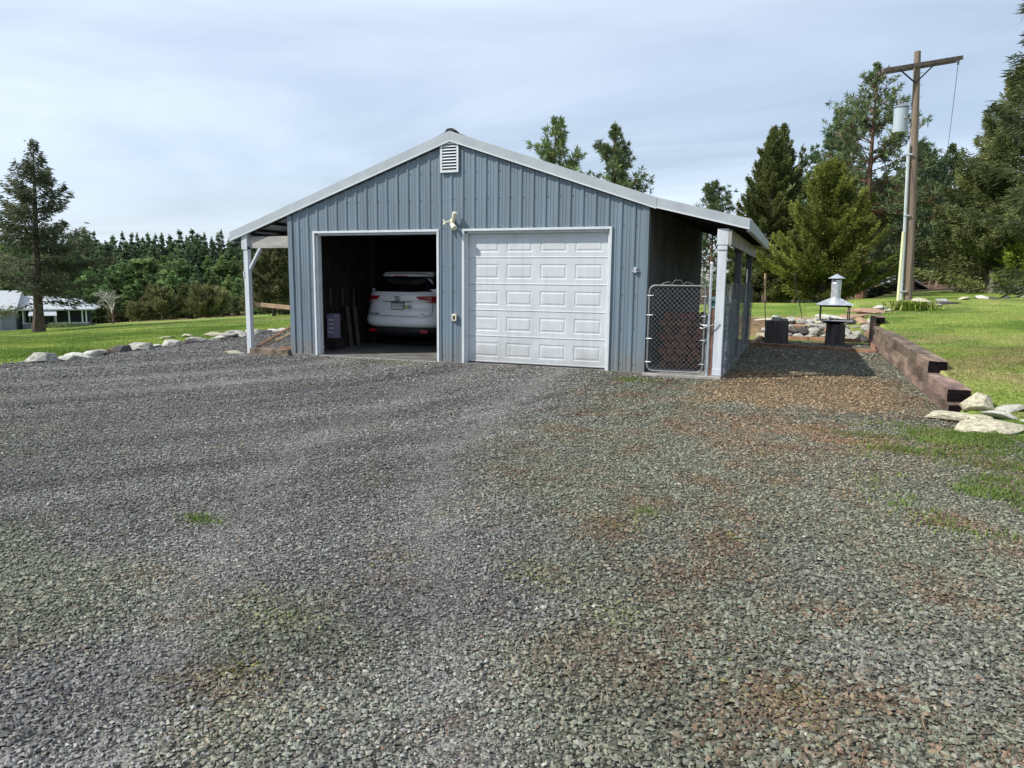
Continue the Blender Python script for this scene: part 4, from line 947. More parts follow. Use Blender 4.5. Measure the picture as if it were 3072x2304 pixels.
# ------------------------------------------------------------------ fire pit corner
def board(p, q, label, h=.10, w_=.09):
    p = Vector(p); q = Vector(q); return tag(MB().bar(p, q, w_, h).build('frame_board', M_board, None, bevel=.006), label, 'board', 'boards framing the fire pit floor')
zb = G0+.05
board((5.00, 7.15, zb), (7.86, 6.32, zb), 'long front board of the frame around the stumps'); board((7.80, 6.42, zb), (7.95, 8.55, zb), 'right-hand board of the stump frame by the tie wall')
board((5.05, 7.25, zb), (5.15, 9.75, zb), 'left-hand board of the stump frame near the kennel'); board((5.25, 9.75, zb+.03), (7.7, 9.25, zb+.03), 'back board of the stump frame below the stone wall')
def stump(x, y, r, h, label, seed):
    rg = random.Random(seed); n = 40; vs = []; fs = []
    cracks = [rg.uniform(0, 6.28) for _ in range(5)]
    rad = [r*(1+.035*math.sin(3*a+seed)+.02*math.sin(7*a)) - sum(.030*math.exp(-((math.atan2(math.sin(a-c), math.cos(a-c)))/.06)**2) for c in cracks) for a in [2*math.pi*k/n for k in range(n)]]
    for j, (zz_, m) in enumerate(((0, 1.04), (h*.3, 1.0), (h*.7, .985), (h-.015, .98), (h, .955))):
        for k in range(n): a = 2*math.pi*k/n; vs.append((rad[k]*m*math.cos(a), rad[k]*m*math.sin(a), zz_))
    for j in range(4):
        for k in range(n): fs.append((j*n+k, j*n+(k+1) % n, (j+1)*n+(k+1) % n, (j+1)*n+k))
    fs.append(tuple(4*n+k for k in range(n)))
    o = MB().add(vs, fs).build('tree_stump', M_stump, None, loc=(x, y, G0)); return tag(o, label, 'stump')
stump(5.60, 7.80, .295, .64, 'wide grey log stump by the side fence with a stone slab on top', 2)
stump(7.05, 8.35, .235, .56, 'narrower cracked grey log stump under the black fire pit', 5)
tag(MB().box((-.17, -.13, 0), (.20, .13, .055)).box((-.17, -.13, .056), (.02, .10, .09)).build('stone_slab', M_rock, None, bevel=.01, loc=(5.66, 7.74, G0+.642), rz=.2), 'flat grey paving slab resting on the wide stump', 'slab')
fp = empty('fire_pit', (6.99, 8.42, .50), 'black steel fire pit with a silver hood and chimney pipe on the narrow stump', 'fire pit')
MB().lathe([(.03, -.01), (.16, .0), (.30, .045), (.37, .085), (.37, .092), (.30, .06), (.02, .01)], n=28).build('fire_bowl', M_blk_metal, fp)
mb = MB()
for a, b in (((-.43,-.43),(.43,-.385)),((-.43,.385),(.43,.43)),((-.43,-.385),(-.385,.385)),((.385,-.385),(.43,.385))): mb.box((a[0], a[1], .085), (b[0], b[1], .108))
mb.build('rim_plate', M_galv, fp)
for sx in (-1, 1):
    for sy in (-1, 1): MB().box((sx*.34-.013, sy*.34-.013, .108), (sx*.34+.013, sy*.34+.013, .50)).build('hood_post', M_blk_metal, fp)
mb = MB()
for a, b in (((-.37,-.37),(.37,-.345)),((-.37,.345),(.37,.37)),((-.37,-.345),(-.345,.345)),((.345,-.345),(.37,.345))): mb.box((a[0], a[1], .44), (b[0], b[1], .50))
mb.build('hood_frame', M_blk_metal, fp)
mb = MB(); mb.add([(-.44,-.44,.50),(.44,-.44,.50),(.44,.44,.50),(-.44,.44,.50),(-.15,-.15,.65),(.15,-.15,.65),(.15,.15,.65),(-.15,.15,.65),(-.44,-.44,.485),(.44,-.44,.485),(.44,.44,.485),(-.44,.44,.485)],
    [(0,1,5,4),(1,2,6,5),(2,3,7,6),(3,0,4,7),(4,5,6,7),(8,9,1,0),(9,10,2,1),(10,11,3,2),(11,8,0,3)]); mb.build('hood', M_galv, fp)
MB().lathe([(.125, .65), (.125, .68), (.118, .69), (.118, .98), (.123, .985), (.123, 1.0), (.118, 1.005), (.118, 1.04), (.123, 1.045), (.118, 1.06), (.118, 1.13)], n=24).build('chimney_pipe', M_galv, fp)
mb = MB()
for k in range(4): a = R(45+90*k); mb.tube([(.115*math.cos(a), .115*math.sin(a), 1.10), (.15*math.cos(a), .15*math.sin(a), 1.17)], .006, 5)
mb.lathe([(.205, 1.165), (.205, 1.172), (.10, 1.235), (.01, 1.285)], n=24); mb.build('chimney_cap', M_galv, fp)
# embers / stones in the bowl
for a, b, s in ((-.1, .0, .10), (.08, .05, .09), (.0, -.1, .08)): 
    q = bpy.data.objects.new('bowl_stone', RK['pale'][int(abs(a*30)) % 5]); COL.objects.link(q); q.parent = fp; q.location = (a, b, .10); q.scale = (s, s, s)
for x, y, z, h, lean, lb in ((5.32, 8.6, G0, 1.86, -.10, 'thin wooden garden torch standing behind the wide stump'), (6.25, 10.9, .40, 1.45, -.30, 'dark thin stake leaning in the soil bank behind the stumps')):
    t = empty('garden_torch' if h > 1.6 else 'garden_stake', (x, y, z), lb, 'torch' if h > 1.6 else 'stake')
    MB().tube([(0, 0, 0), (lean, 0, h-.16)], .012, 8).build('stem', M_boardl if h > 1.6 else M_dark, t)
    MB().tube([(lean, 0, h-.16), (lean*1.02, 0, h)], [.022, .028], 8).build('torch_head', M_boardl if h > 1.6 else M_dark, t)

# dry stone wall behind the pit
rg = random.Random(9); DW = 'rocks stacked in the bank behind the fire pit'
for row in range(4):
    x = 4.9+row*.12
    while x < 7.95:
        s = rg.uniform(.19, .36) if row < 2 else rg.uniform(.17, .30); kd = rg.choice(['pale', 'pale', 'cream', 'orange', 'dark', 'pale'])
        o = rock(kd, x+s, 9.98+row*.17+rg.uniform(-.06, .06), s, {'pale': 'grey angular rock in the stacked wall behind the fire pit', 'cream': 'cream angular rock in the stacked wall behind the fire pit', 'orange': 'rusty rock in the stacked wall behind the fire pit', 'dark': 'dark rock in the stacked wall behind the fire pit'}[kd],
             DW, rg.uniform(.7, 1.15), z=G0+.06+row*.15+rg.uniform(-.02, .03), sx=rg.uniform(1, 1.5)); x += s*1.35
LS = 'stone slabs on the bank above the fire pit'
for x, y, s, sz, kd, lb in ((5.2, 11.1, .3, .3, 'cream', 'flat stone at the kennel end of the bank'), (5.9, 11.4, .34, .3, 'orange', 'reddish slab in the middle of the soil bank'), (6.7, 11.1, .36, .35, 'pale', 'grey slab on the bank just left of the fire pit hood'), (7.1, 11.9, .42, .4, 'white', 'large pale boulder seen under the fire pit hood'),
    (7.6, 12.2, .42, .5, 'orange', 'long pinkish slab right of the fire pit hood, lower one'), (8.2, 13.2, .46, .5, 'orange', 'long pinkish slab of the upper step right of the hood'), (8.0, 14.6, .36, .5, 'orange', 'rounded orange rock beside the upper step')): rock(kd, x, y, s, lb, LS, sz, sx=1.5, rz=.15)
PT = 'stones lining the garden path across the lawn'
for i, (x, y, s, kd) in enumerate(((8.7,15.2,.22,'white'),(9.3,15.9,.25,'cream'),(9.9,16.9,.22,'pale'),(8.8,13.9,.2,'cream'),(9.4,14.6,.2,'white'),(10.3,17.9,.3,'cream'),(11.0,18.6,.25,'pale'),(11.9,19.6,.26,'cream'),(12.7,20.6,.32,'white'),(13.0,20.4,.26,'dark'),(13.6,21.3,.25,'dark'),(14.4,22.3,.28,'cream'),(15.2,22.9,.25,'orange'),(16.0,23.6,.26,'white'),(16.8,24.2,.24,'cream'),(10.4,15.8,.2,'cream'))):
    rock(kd, x, y, s, {'white': 'whitish stone lining the path across the right lawn', 'cream': 'cream stone lining the path across the right lawn', 'pale': 'grey stone lining the path across the right lawn', 'dark': 'dark stone lining the path across the right lawn', 'orange': 'rusty stone lining the path across the right lawn'}[kd], PT, .55, sx=1.3)
# little gravel path between them
mb = MB(); pp = [(8.0,12.9),(8.6,14.3),(9.3,15.2),(10.2,16.6),(11.2,17.9)]
vs = []
for i, (x, y) in enumerate(pp): vs += [(x-.25, y+.2, h1(x-.25, y+.2)+.03), (x+.35, y-.25, h1(x+.35, y-.25)+.03)]
mb.add(vs, [(2*i, 2*i+1, 2*i+3, 2*i+2) for i in range(len(pp)-1)]); tag(mb.build('garden_path', M_rockd, None), kind='structure')
def leafplant(x, y, n, h, col, label, name='leafy_plant', spread=.28):
    rgx = np.random.default_rng(int(abs(x)*10)); v = []; f = []; z0 = h1(x, y)
    for k in range(n):
        a = rgx.random()*6.28; px, py = rgx.normal(0, spread, 2); hh = h*(.5+.7*rgx.random()); w_ = .018; ux, uy = math.cos(a), math.sin(a)
        b = len(v); v += [(px-uy*w_, py+ux*w_, 0), (px+uy*w_, py-ux*w_, 0), (px+ux*hh*.35+uy*w_, py+uy*hh*.35-ux*w_, hh*.8), (px+ux*hh*.35-uy*w_, py+uy*hh*.35+ux*w_, hh*.8), (px+ux*hh*.8, py+uy*hh*.8, hh*.75)]
        f += [(b, b+1, b+2, b+3), (b+3, b+2, b+4)]
    m = mat('leaf_'+name, col, .6, 0, .3, 5, transl=.3); o = MB().add(v, f).build(name, m, None, loc=(x, y, z0)); return tag(o, label, 'plant')
leafplant(9.55, 14.3, 420, .30, (.19,.24,.035), 'yellow-green clump of strap leaves beside the garden path', spread=.32)

# ------------------------------------------------------------------ trees
def at(xd, D):
    u = (xd-1106)/1593.5; p = CAM[:2]+D*(FW2+u*RT2); return float(p[0]), float(p[1])
def att(xt, yt, D, yb=640):
    return at(xt-(.0125+.0001*(xt-1106))*(yb-yt), D)
def twig_quads(P, D, Ln, Wd, col, rs):
    """diamond leaves: P origins, D unit directions, Ln lengths, Wd widths, col (n,3)"""
    n = len(P); r_ = rs.normal(size=(n, 3)); s_ = np.cross(D, r_); s_ /= np.linalg.norm(s_, axis=1)[:, None]+1e-9
    v = np.zeros((n, 4, 3)); v[:, 0] = P; m = P+D*(Ln*.45)[:, None]; v[:, 1] = m+s_*Wd[:, None]; v[:, 2] = P+D*Ln[:, None]; v[:, 3] = m-s_*Wd[:, None]
    return v.reshape(-1, 3), np.arange(n*4).reshape(-1, 4), np.repeat(col, 4, 0)
def sticks(A, B, ra, rb):
    """triangular prisms from A to B"""
    n = len(A); d = B-A; d /= np.linalg.norm(d, axis=1)[:, None]+1e-9; rf = np.tile(np.array([[.3, .2, .93]]), (n, 1)); s_ = np.cross(d, rf); s_ /= np.linalg.norm(s_, axis=1)[:, None]+1e-9; t = np.cross(d, s_)
    v = np.zeros((n, 6, 3))
    for k in range(3):
        a = 2*math.pi*k/3; o = s_*math.cos(a)+t*math.sin(a); v[:, k] = A+o*np.reshape(ra, (-1, 1)); v[:, 3+k] = B+o*np.reshape(rb, (-1, 1))
    f = np.array([[0,1,4,3],[1,2,5,4],[2,0,3,5]]); F = (np.arange(n)*6)[:, None, None]+f[None]
    return v.reshape(-1, 3), F.reshape(-1, 4)
def conifer(seed, H, Rr, z0=.08, nbr=180, twigs=90, tl=.35, tw=.05, up_top=.7, up_low=-.15, droop=.25, tip=.15, hang=.35, col=(.05,.075,.03), col2=None, prof=1.0, rag=.35, style='fir', lean=0, inner=.15, top_gap=0, brr=.02, asym=None, whorl=6):
    """returns (trunk_mesh_data, branch data, crown data)"""
    rs = np.random.default_rng(seed); col = np.array(col)*1.3; col2 = np.array(col2)*2.25
    K_ = max(6, int(nbr/whorl)); t = np.sort(rs.random(nbr)**(.85)); t = (np.floor(t*K_)+.5+(rs.random(nbr)-.5)*.55)/K_; zb = H*(z0+(1-z0)*t*.985)
    if style == 'round': pr = np.sqrt(np.maximum(0, 1-(2*t-.75)**2/1.6))
    else: pr = ((1-t)**prof)*(.72+.28*np.minimum(1, t/.10))
    Lb = Rr*np.maximum(pr, .02)*(1-rag/2+rag*rs.random(nbr)**.7)*(1+.25*rs.normal(size=nbr)*rag)
    az = rs.random(nbr)*6.283
    if asym: Lb = Lb*(1+asym[0]*np.cos(az-asym[1]))
    an = up_low+(up_top-up_low)*t**1.5+rs.normal(size=nbr)*.10
    S = np.linspace(0, 1, 6)
    def bp(i, s):
        r_ = Lb[i]*s*np.cos(an[i]); z = zb[i]+Lb[i]*(s*np.sin(an[i])-droop*s*s*(1-t[i]*.8)+tip*s**3)
        return np.stack([np.cos(az[i])*r_+lean*z, np.sin(az[i])*r_, z], -1)
    # branches
    I = np.repeat(np.arange(nbr), 5); s0 = np.tile(S[:-1], nbr); s1 = np.tile(S[1:], nbr)
    A = bp(I, s0); B = bp(I, s1); rad = brr*(.35+.65*(Lb[I]/max(Rr, .1)))
    bv, bf = sticks(A, B, rad*(1-s0*.85), rad*(1-s1*.85))
    if style != 'round':   # leading shoot
        nl = 26; zl = H*(.90+.10*rs.random(nl)); la = rs.random(nl)*6.283; LP = np.stack([lean*zl, 0*zl, zl], -1); LD = np.stack([np.cos(la)*.7, np.sin(la)*.7, np.ones(nl)*.8], -1); LD /= np.linalg.norm(LD, axis=1)[:, None]
    # leaves
    w_ = np.maximum(Lb, .12*Rr)+.02; cnt = np.maximum(3, (w_/w_.mean()*twigs)).astype(int); J = np.repeat(np.arange(nbr), cnt); m = len(J)
    if style == 'pine':
        K = 16; cl = np.maximum(2, (cnt/K).astype(int)); Jc = np.repeat(np.arange(nbr), cl); mc = len(Jc); s = .30+.75*rs.random(mc)**.8; C = bp(Jc, np.minimum(s, 1.02))
        off = rs.normal(size=(mc, 3))*np.array([.20, .20, .12])*np.maximum(.3, Lb[Jc])[:, None]*.55; C = C+off
        q = np.repeat(np.arange(mc), K); D_ = rs.normal(size=(len(q), 3)); out_ = np.stack([np.cos(az[Jc[q]]), np.sin(az[Jc[q]]), np.full(len(q), .9)], -1); D_ = D_+out_*.75; D_ /= np.linalg.norm(D_, axis=1)[:, None]
        P = C[q]; Ln = tl*(.6+.6*rs.random(len(q)))*(.55+.45*np.minimum(1, Lb[Jc[q]]/(.4*Rr))); Wd = tw*(.7+.6*rs.random(len(q))); br = np.repeat(rs.random(mc), K); c = col+(col2-col)*(br*.6+.4*rs.random(len(q)))[:, None]
        # little shoots joining clusters to branch
        b2, f2 = sticks(bp(Jc, np.minimum(s, 1.0)*.85), C, np.full(mc, brr*.35), np.full(mc, brr*.2)); bf = np.concatenate([bf, f2+len(bv)]); bv = np.concatenate([bv, b2])
    else:
        s = inner+(1.04-inner)*rs.random(m)**.75; P = bp(J, np.minimum(s, 1.03)); side = rs.random(m)*2-1
        lat = np.stack([-np.sin(az[J]), np.cos(az[J]), np.zeros(m)], -1)*side[:, None]; fo = np.stack([np.cos(az[J]), np.sin(az[J]), np.tan(np.clip(an[J], -1, .9))*.5], -1)
        spread = (.22*Lb[J]+.10*Rr)*(1.05-s)+.03; P = P+lat*(spread*rs.random(m))[:, None]*1.6 + np.array([0, 0, 1])*(rs.normal(size=m)*.07*Rr*.5)[:, None]
        D_ = fo*.8+lat*.8+np.array([0, 0, -1])*(hang*rs.random(m))[:, None]+rs.normal(size=(m, 3))*.28
        if hang < 0: D_ += np.array([0, 0, 1])*(-hang)
        D_ /= np.linalg.norm(D_, axis=1)[:, None]; Ln = tl*(.5+.8*rs.random(m))*(.40+.60*np.minimum(1, Lb[J]/(.35*Rr))); Wd = tw*(.6+.8*rs.random(m)); bt = rs.random(nbr)
        c = col+(col2-col)*(np.clip(bt[J]*.5+.5*rs.random(m), 0, 1)**1.4)[:, None]
    if style != 'round':
        P = np.concatenate([P, LP]); D_ = np.concatenate([D_, LD]); Ln = np.concatenate([Ln, np.full(nl, tl*.5)]); Wd = np.concatenate([Wd, np.full(nl, tw*.8)]); c = np.concatenate([c, np.tile((col+col2)[None]*.5, (nl, 1))])
    lv, lf, lc = twig_quads(P, D_, Ln, Wd, c, rs)
    return (bv, bf), (lv, lf, lc)
def trunk_mesh(H, r, lean=0, seed=0, m=None, nm='trunk'):
    rg = random.Random(seed); pts = []; rs_ = []
    for i in range(9):
        t = i/8; pts.append((lean*H*t+rg.uniform(-.02, .02)*r*3, rg.uniform(-.02, .02)*r*3, H*t-.05)); rs_.append(r*(1-.93*t)*(1.35 if i == 0 else 1))
    mb = MB(); mb.tube(pts, rs_, 9); return mb.mesh(nm, m or M_bark, False)
def tree(name, xy, label, group, kw, tr=.16, rz=0, bark=None, cat='tree', zoff=0):
    x, y = xy; root = empty(name, (x, y, h1(x, y)-.05+zoff), label, cat, group, rz)
    B, Lf = conifer(**kw)
    link('trunk', trunk_mesh(kw['H'], tr, kw.get('lean', 0), kw['seed'], bark), root)
    link('branches', npmesh('branches', B[0], B[1], bark or M_bark), root)
    link('crown', npmesh('crown', Lf[0], Lf[1], M_fol, Lf[2]), root)
    return root
# big spruce on the left field
tree('spruce_tree', at(82, 45), 'large dark spruce with a bare lower trunk in front of the grey house', None,
     dict(seed=3, H=11.35, lean=.07, Rr=3.55, z0=.15, nbr=125, twigs=155, tl=.36, tw=.034, up_top=.75, up_low=-.05, droop=.18, tip=.22, hang=.65, col=(.036,.044,.026), col2=(.095,.105,.065), prof=1.0, rag=.65, inner=.08, brr=.045, whorl=5), tr=.30)
# pines rising behind the roof
PG = 'pines rising behind the garage roof'
tree('pine_tree', att(1200, 220, 40), 'left of the two pines behind the roof, with a stray branch to its right', PG,
     dict(seed=11, H=10.3, Rr=2.8, z0=.15, nbr=95, twigs=210, tl=.34, tw=.024, up_top=1.1, up_low=.25, droop=.10, tip=.35, col=(.05,.075,.03), col2=(.11,.15,.055), prof=.75, rag=.6, style='pine', brr=.045), tr=.17, bark=M_barkp)
tree('pine_tree', att(1328, 225, 42), 'denser pine behind the roof, right of the sparse one', PG,
     dict(seed=12, H=10.6, Rr=3.0, z0=.12, nbr=110, twigs=250, tl=.32, tw=.024, up_top=1.0, up_low=.2, droop=.10, tip=.30, col=(.038,.058,.028), col2=(.09,.12,.05), prof=.85, rag=.5, style='pine', brr=.04), tr=.17, bark=M_barkp)
tree('pine_tree', att(1543, 370, 55), 'small distant pine just above the right lean-to roof', PG,
     dict(seed=13, H=9.6, Rr=2.6, z0=.12, nbr=95, twigs=160, tl=.36, tw=.03, up_top=1.0, up_low=.2, droop=.10, tip=.3, col=(.04,.06,.03), col2=(.085,.115,.05), prof=.6, rag=.55, style='pine', brr=.04), tr=.15, bark=M_barkp)
tree('pine_tree', at(1597, 60), 'tiny pine top peeping over the end of the lean-to roof', PG,
     dict(seed=14, H=6.5, Rr=1.7, z0=.12, nbr=60, twigs=120, tl=.34, tw=.03, up_top=1.0, up_low=.2, droop=.10, tip=.3, col=(.04,.06,.03), col2=(.085,.115,.05), prof=.6, rag=.5, style='pine', brr=.03), tr=.12, bark=M_barkp)
# right-hand group
RG = 'conifers beyond the right lawn'
CY = dict(z0=.02, up_top=1.0, up_low=.12, droop=.08, tip=.28, hang=-.15, inner=.2)
tree('fir_tree', att(1672, 280, 42), 'dark olive conifer with a double top left of the bright green one', RG, dict(seed=21, H=9.9, Rr=2.3, nbr=200, twigs=330, tl=.21, tw=.030, col=(.045,.055,.022), col2=(.12,.135,.045), prof=.72, rag=.45, **CY), tr=.2)
tree('fir_tree', att(1692, 272, 43.5), 'second tall spire behind the dark olive conifer', RG, dict(seed=22, H=10.5, Rr=2.1, nbr=190, twigs=300, tl=.21, tw=.030, col=(.040,.050,.022), col2=(.11,.125,.045), prof=.75, rag=.5, **CY), tr=.2)
tree('fir_tree', att(1735, 290, 50), 'slim pale spire standing between the dark pair and the big pine', RG, dict(seed=23, H=10.9, Rr=1.5, nbr=120, twigs=150, tl=.26, tw=.034, col=(.045,.06,.035), col2=(.12,.15,.08), prof=.75, rag=.5, **CY), tr=.14)
tree('cedar_tree', att(1795, 345, 35.5), 'bright yellow-green bushy conifer in the middle of the right-hand group', RG, dict(seed=24, H=6.7, Rr=2.45, nbr=300, twigs=480, tl=.15, tw=.026, col=(.055,.068,.018), col2=(.165,.18,.042), prof=.78, rag=.6, **CY), tr=.2)
tree('pine_tree', att(1815, 258, 48), 'blue-green pine just left of the tall ponderosa', RG, dict(seed=25, H=12.8, Rr=3.0, z0=.08, nbr=130, twigs=300, tl=.36, tw=.032, up_top=1.0, up_low=.2, droop=.1, tip=.3, col=(.032,.055,.032), col2=(.075,.115,.058), prof=.8, rag=.4, style='pine', brr=.04), tr=.18, bark=M_barkp)
tree('pine_tree', att(1898, 128, 40), 'tallest open-branched pine, its top at the left end of the crossarm', RG, dict(seed=26, H=12.25, Rr=3.8, z0=.14, nbr=120, twigs=230, tl=.32, tw=.023, up_top=1.05, up_low=-.05, droop=.06, tip=.30, col=(.050,.075,.035), col2=(.11,.145,.065), prof=.85, rag=.55, style='pine', brr=.05), tr=.24, bark=M_barkp)
tree('cedar_tree', att(1930, 400, 70), 'dark brownish-green conifer filling the gap under the tallest pine', RG, dict(seed=27, H=9.5, Rr=4.2, nbr=220, twigs=360, tl=.26, tw=.044, col=(.034,.042,.018), col2=(.085,.095,.035), prof=.45, rag=.35, **CY), tr=.2)
tree('pine_tree', att(1988, 350, 54), 'dark pine just right of the utility pole', RG, dict(seed=28, H=10.4, Rr=2.5, z0=.1, nbr=100, twigs=220, tl=.42, tw=.036, up_top=1.0, up_low=.1, droop=.1, tip=.3, col=(.025,.042,.028), col2=(.06,.09,.05), prof=.6, rag=.45, style='pine', brr=.04), tr=.18, bark=M_barkp)
tree('fir_tree', att(2050, 362, 64), 'pointed green fir under the dangling wire', RG, dict(seed=29, H=11.6, Rr=2.6, z0=.02, nbr=200, twigs=150, tl=.40, tw=.06, up_top=.7, up_low=-.1, droop=.2, tip=.2, hang=.4, col=(.035,.055,.025), col2=(.085,.115,.05), prof=.75, rag=.3), tr=.2)
tree('fir_tree', att(2206, 185, 36), 'big shaggy olive fir at the right edge of the picture', RG, dict(seed=30, H=10.6, Rr=3.7, z0=.02, nbr=240, twigs=430, tl=.22, tw=.026, up_top=.7, up_low=.05, droop=.12, tip=.2, hang=.25, col=(.048,.062,.024), col2=(.15,.165,.065), prof=.82, rag=.4, inner=.1), tr=.22)
tree('fir_tree', att(2125, 340, 40), 'shaggy olive fir left of the big one at the right edge', RG, dict(seed=31, H=7.2, Rr=2.7, z0=.02, nbr=220, twigs=360, tl=.20, tw=.026, up_top=.8, up_low=.1, droop=.12, tip=.2, hang=.2, col=(.05,.064,.024), col2=(.155,.17,.065), prof=.72, rag=.35, inner=.1), tr=.18)
tree('fir_tree', at(2352, 16.5), 'near fir whose branch tips poke in at the top right corner', RG, dict(seed=32, H=9.5, Rr=2.3, z0=.1, nbr=130, twigs=260, tl=.22, tw=.016, up_top=.4, up_low=.0, droop=.15, tip=.2, hang=.3, col=(.03,.04,.018), col2=(.07,.085,.035), prof=.35, rag=.4, inner=.15), tr=.2)
tree('young_fir', at(2180, 34), 'small yellow-green young fir by the brushwood at the right edge', None, dict(seed=33, H=2.5, Rr=1.0, z0=.05, nbr=70, twigs=90, tl=.16, tw=.022, up_top=.7, up_low=.2, droop=.1, tip=.2, hang=.1, col=(.10,.13,.02), col2=(.22,.26,.05), prof=.6, rag=.4), tr=.05)
# background belt behind the right group (shared meshes)
def far_kind(seed, H, Rr, col, col2, style='fir', **k):
    kw = dict(seed=seed, H=H, Rr=Rr, z0=.04, nbr=110, twigs=46, tl=Rr*.26, tw=Rr*.045, up_top=.8, up_low=-.05, droop=.18, tip=.2, hang=.3, col=col, col2=col2, prof=.95, rag=.4, inner=.05, brr=.02); kw.update(k)
    kw['col'] = tuple(c*1.2+.003 for c in kw['col']); kw['col2'] = tuple(c*1.25 for c in kw['col2']); B, Lf = conifer(style=style, **kw); mb = MB(); mb.tube([(0,0,-.3),(0,0,H*.5),(0,0,H*.98)], [H*.012+.05, H*.008+.03, .01], 5)  # foliage colours lightened here in place of distance haze
    tv = np.array(mb.v); tf = np.array([f for f in mb.f if len(f) == 4]); tcol = np.tile(np.array([[.06,.045,.035]]), (len(tv), 1))
    v = np.concatenate([Lf[0], tv]); f = np.concatenate([Lf[1], tf+len(Lf[0])]); c = np.concatenate([Lf[2], tcol]); return npmesh('far_tree', v, f, M_folf, c)
KF = [far_kind(51, 10, 1.7, (.030,.048,.026), (.075,.108,.050)), far_kind(52, 10, 1.9, (.034,.054,.030), (.085,.120,.055), prof=.85), far_kind(53, 10, 1.35, (.026,.042,.026), (.062,.090,.048), prof=1.0),
      far_kind(54, 10, 2.2, (.040,.066,.026), (.10,.145,.052), prof=.8, up_low=.2), far_kind(55, 10, 2.4, (.046,.076,.030), (.115,.165,.064), prof=.6, up_low=.3, up_top=1.1, z0=.02, hang=-.3), far_kind(56, 10, 2.1, (.055,.058,.028), (.125,.125,.06), prof=.6, up_low=.3, hang=-.3)]
def far_tree(kind, xy, h, label, group, wid=1.0, name='conifer_tree'):
    x, y = xy; o = bpy.data.objects.new(name, KF[kind]); COL.objects.link(o); rg = random.Random(int(x*91+y*37)); s = h/10
    o.location = (x, y, h1(x, y)-.1); o.scale = (s*wid, s*wid, s); o.rotation_euler = (0, 0, rg.uniform(0, 6.28)); return tag(o, label, 'tree', group)
rg = random.Random(21)
LBL = ['dark pointed conifer in the far forest beyond the left field', 'broad dark conifer in the far forest beyond the left field', 'narrow dark spire in the far forest beyond the left field', 'lighter green conifer in the far forest beyond the left field', 'rounded green treetop in the forest beyond the left field', 'olive-brown conifer low at the forest edge beyond the left field']
FG = 'trees of the far forest on the left'
for D, yt, kinds, dx, wd in ((202, 505, (2,0), 16, 1.25), (185, 501, (0,2,2,1), 17, 1.2), (165, 514, (0,1,2,0), 18, 1.2), (145, 530, (0,1,3,2), 20, 1.4), (127, 556, (1,3,4,3), 24, 1.4), (112, 592, (3,4,4,1), 27, 1.4), (101, 626, (5,4,3,5), 32, 1.3)):
    x = -60+rg.uniform(0, dx)
    while x < 665:
        d = D*rg.uniform(.97, 1.03); p = at(x, d); hor = 586+.0098*x; ztop = CAM[2]+(hor-(yt+rg.uniform(-14, 20)))/1593.5*d
        k = rg.choice(kinds); far_tree(k, p, max(2.5, ztop-h1(*p)), LBL[k], FG, wd*rg.uniform(.85, 1.2)); x += dx*rg.uniform(.7, 1.3)
BG = 'dark trees filling the background beyond the right lawn'
for D, yt, dx, x0, x1 in ((58, 545, 44, 1600, 2090), (72, 520, 36, 1600, 2300), (88, 505, 34, 1620, 2330)):
    x = x0
    while x < x1:
        d = D*rg.uniform(.95, 1.05); p = at(x, d); hor = 586+.0098*x; ztop = CAM[2]+(hor-(yt+rg.uniform(-22, 30)))/1593.5*d; k = rg.choice((0, 1, 3, 5, 1))
        if not (2005 < x < 2085 and D < 80): far_tree(k, p, max(2.5, ztop-h1(*p)), ['dark pointed conifer in the belt behind the right-hand trees', 'broad dark conifer in the belt behind the right-hand trees', '', 'mid-green conifer in the belt behind the right-hand trees', '', 'olive-brown conifer in the belt behind the right-hand trees'][k], BG, rg.uniform(1.2, 1.7))
        x += dx*rg.uniform(.7, 1.3)
# shrubs and singles at the left forest edge
def shrub(xd, D, h, r_, col, col2, label, seed, name='shrub', **k):
    kw = dict(seed=seed, H=h, Rr=r_, z0=.02, nbr=120, twigs=60, tl=r_*.28, tw=r_*.030, up_top=1.2, up_low=.35, droop=.05, tip=.1, hang=-.5, col=col, col2=col2, rag=.4, style='round', inner=.2); kw.update(k)
    x, y = at(xd, D); B, Lf = conifer(**kw); root = empty(name, (x, y, h1(x, y)-.05), label, 'shrub' if name == 'shrub' else 'tree')
    link('branches', npmesh('branches', B[0], B[1], M_twigs), root); link('crown', npmesh('crown', Lf[0], Lf[1], M_fol, Lf[2]), root); return root
OL, OL2 = (.055,.06,.025), (.15,.15,.07)
shrub(352, 82, 2.5, 1.9, OL, OL2, 'rounded olive shrub at the forest edge right of the bare tree', 61)
shrub(300, 80, 1.3, 1.0, OL, OL2, 'smallest olive shrub at the forest edge, left of the rounded one', 62)
shrub(455, 82, 1.9, 2.2, OL, OL2, 'wide olive shrub at the forest edge nearest the garage', 63)
shrub(402, 84, 4.0, 1.3, (.045,.055,.02), (.13,.14,.055), 'small pointed olive fir between two rounded shrubs', 64, name='small_fir', style='fir', prof=.8, up_low=.1)
shrub(425, 83, 1.9, 1.1, OL, OL2, 'narrow olive shrub left of the wide one', 65)
tree('pine_tree', at(592, 62), 'bushy olive pine seen between the left post and the garage wall', None, dict(seed=66, H=7.2, Rr=2.5, z0=.02, nbr=170, twigs=230, tl=.34, tw=.045, up_top=1.0, up_low=.2, droop=.05, tip=.2, hang=-.3, col=(.05,.055,.028), col2=(.14,.14,.075), prof=.5, rag=.35, inner=.2), tr=.15)
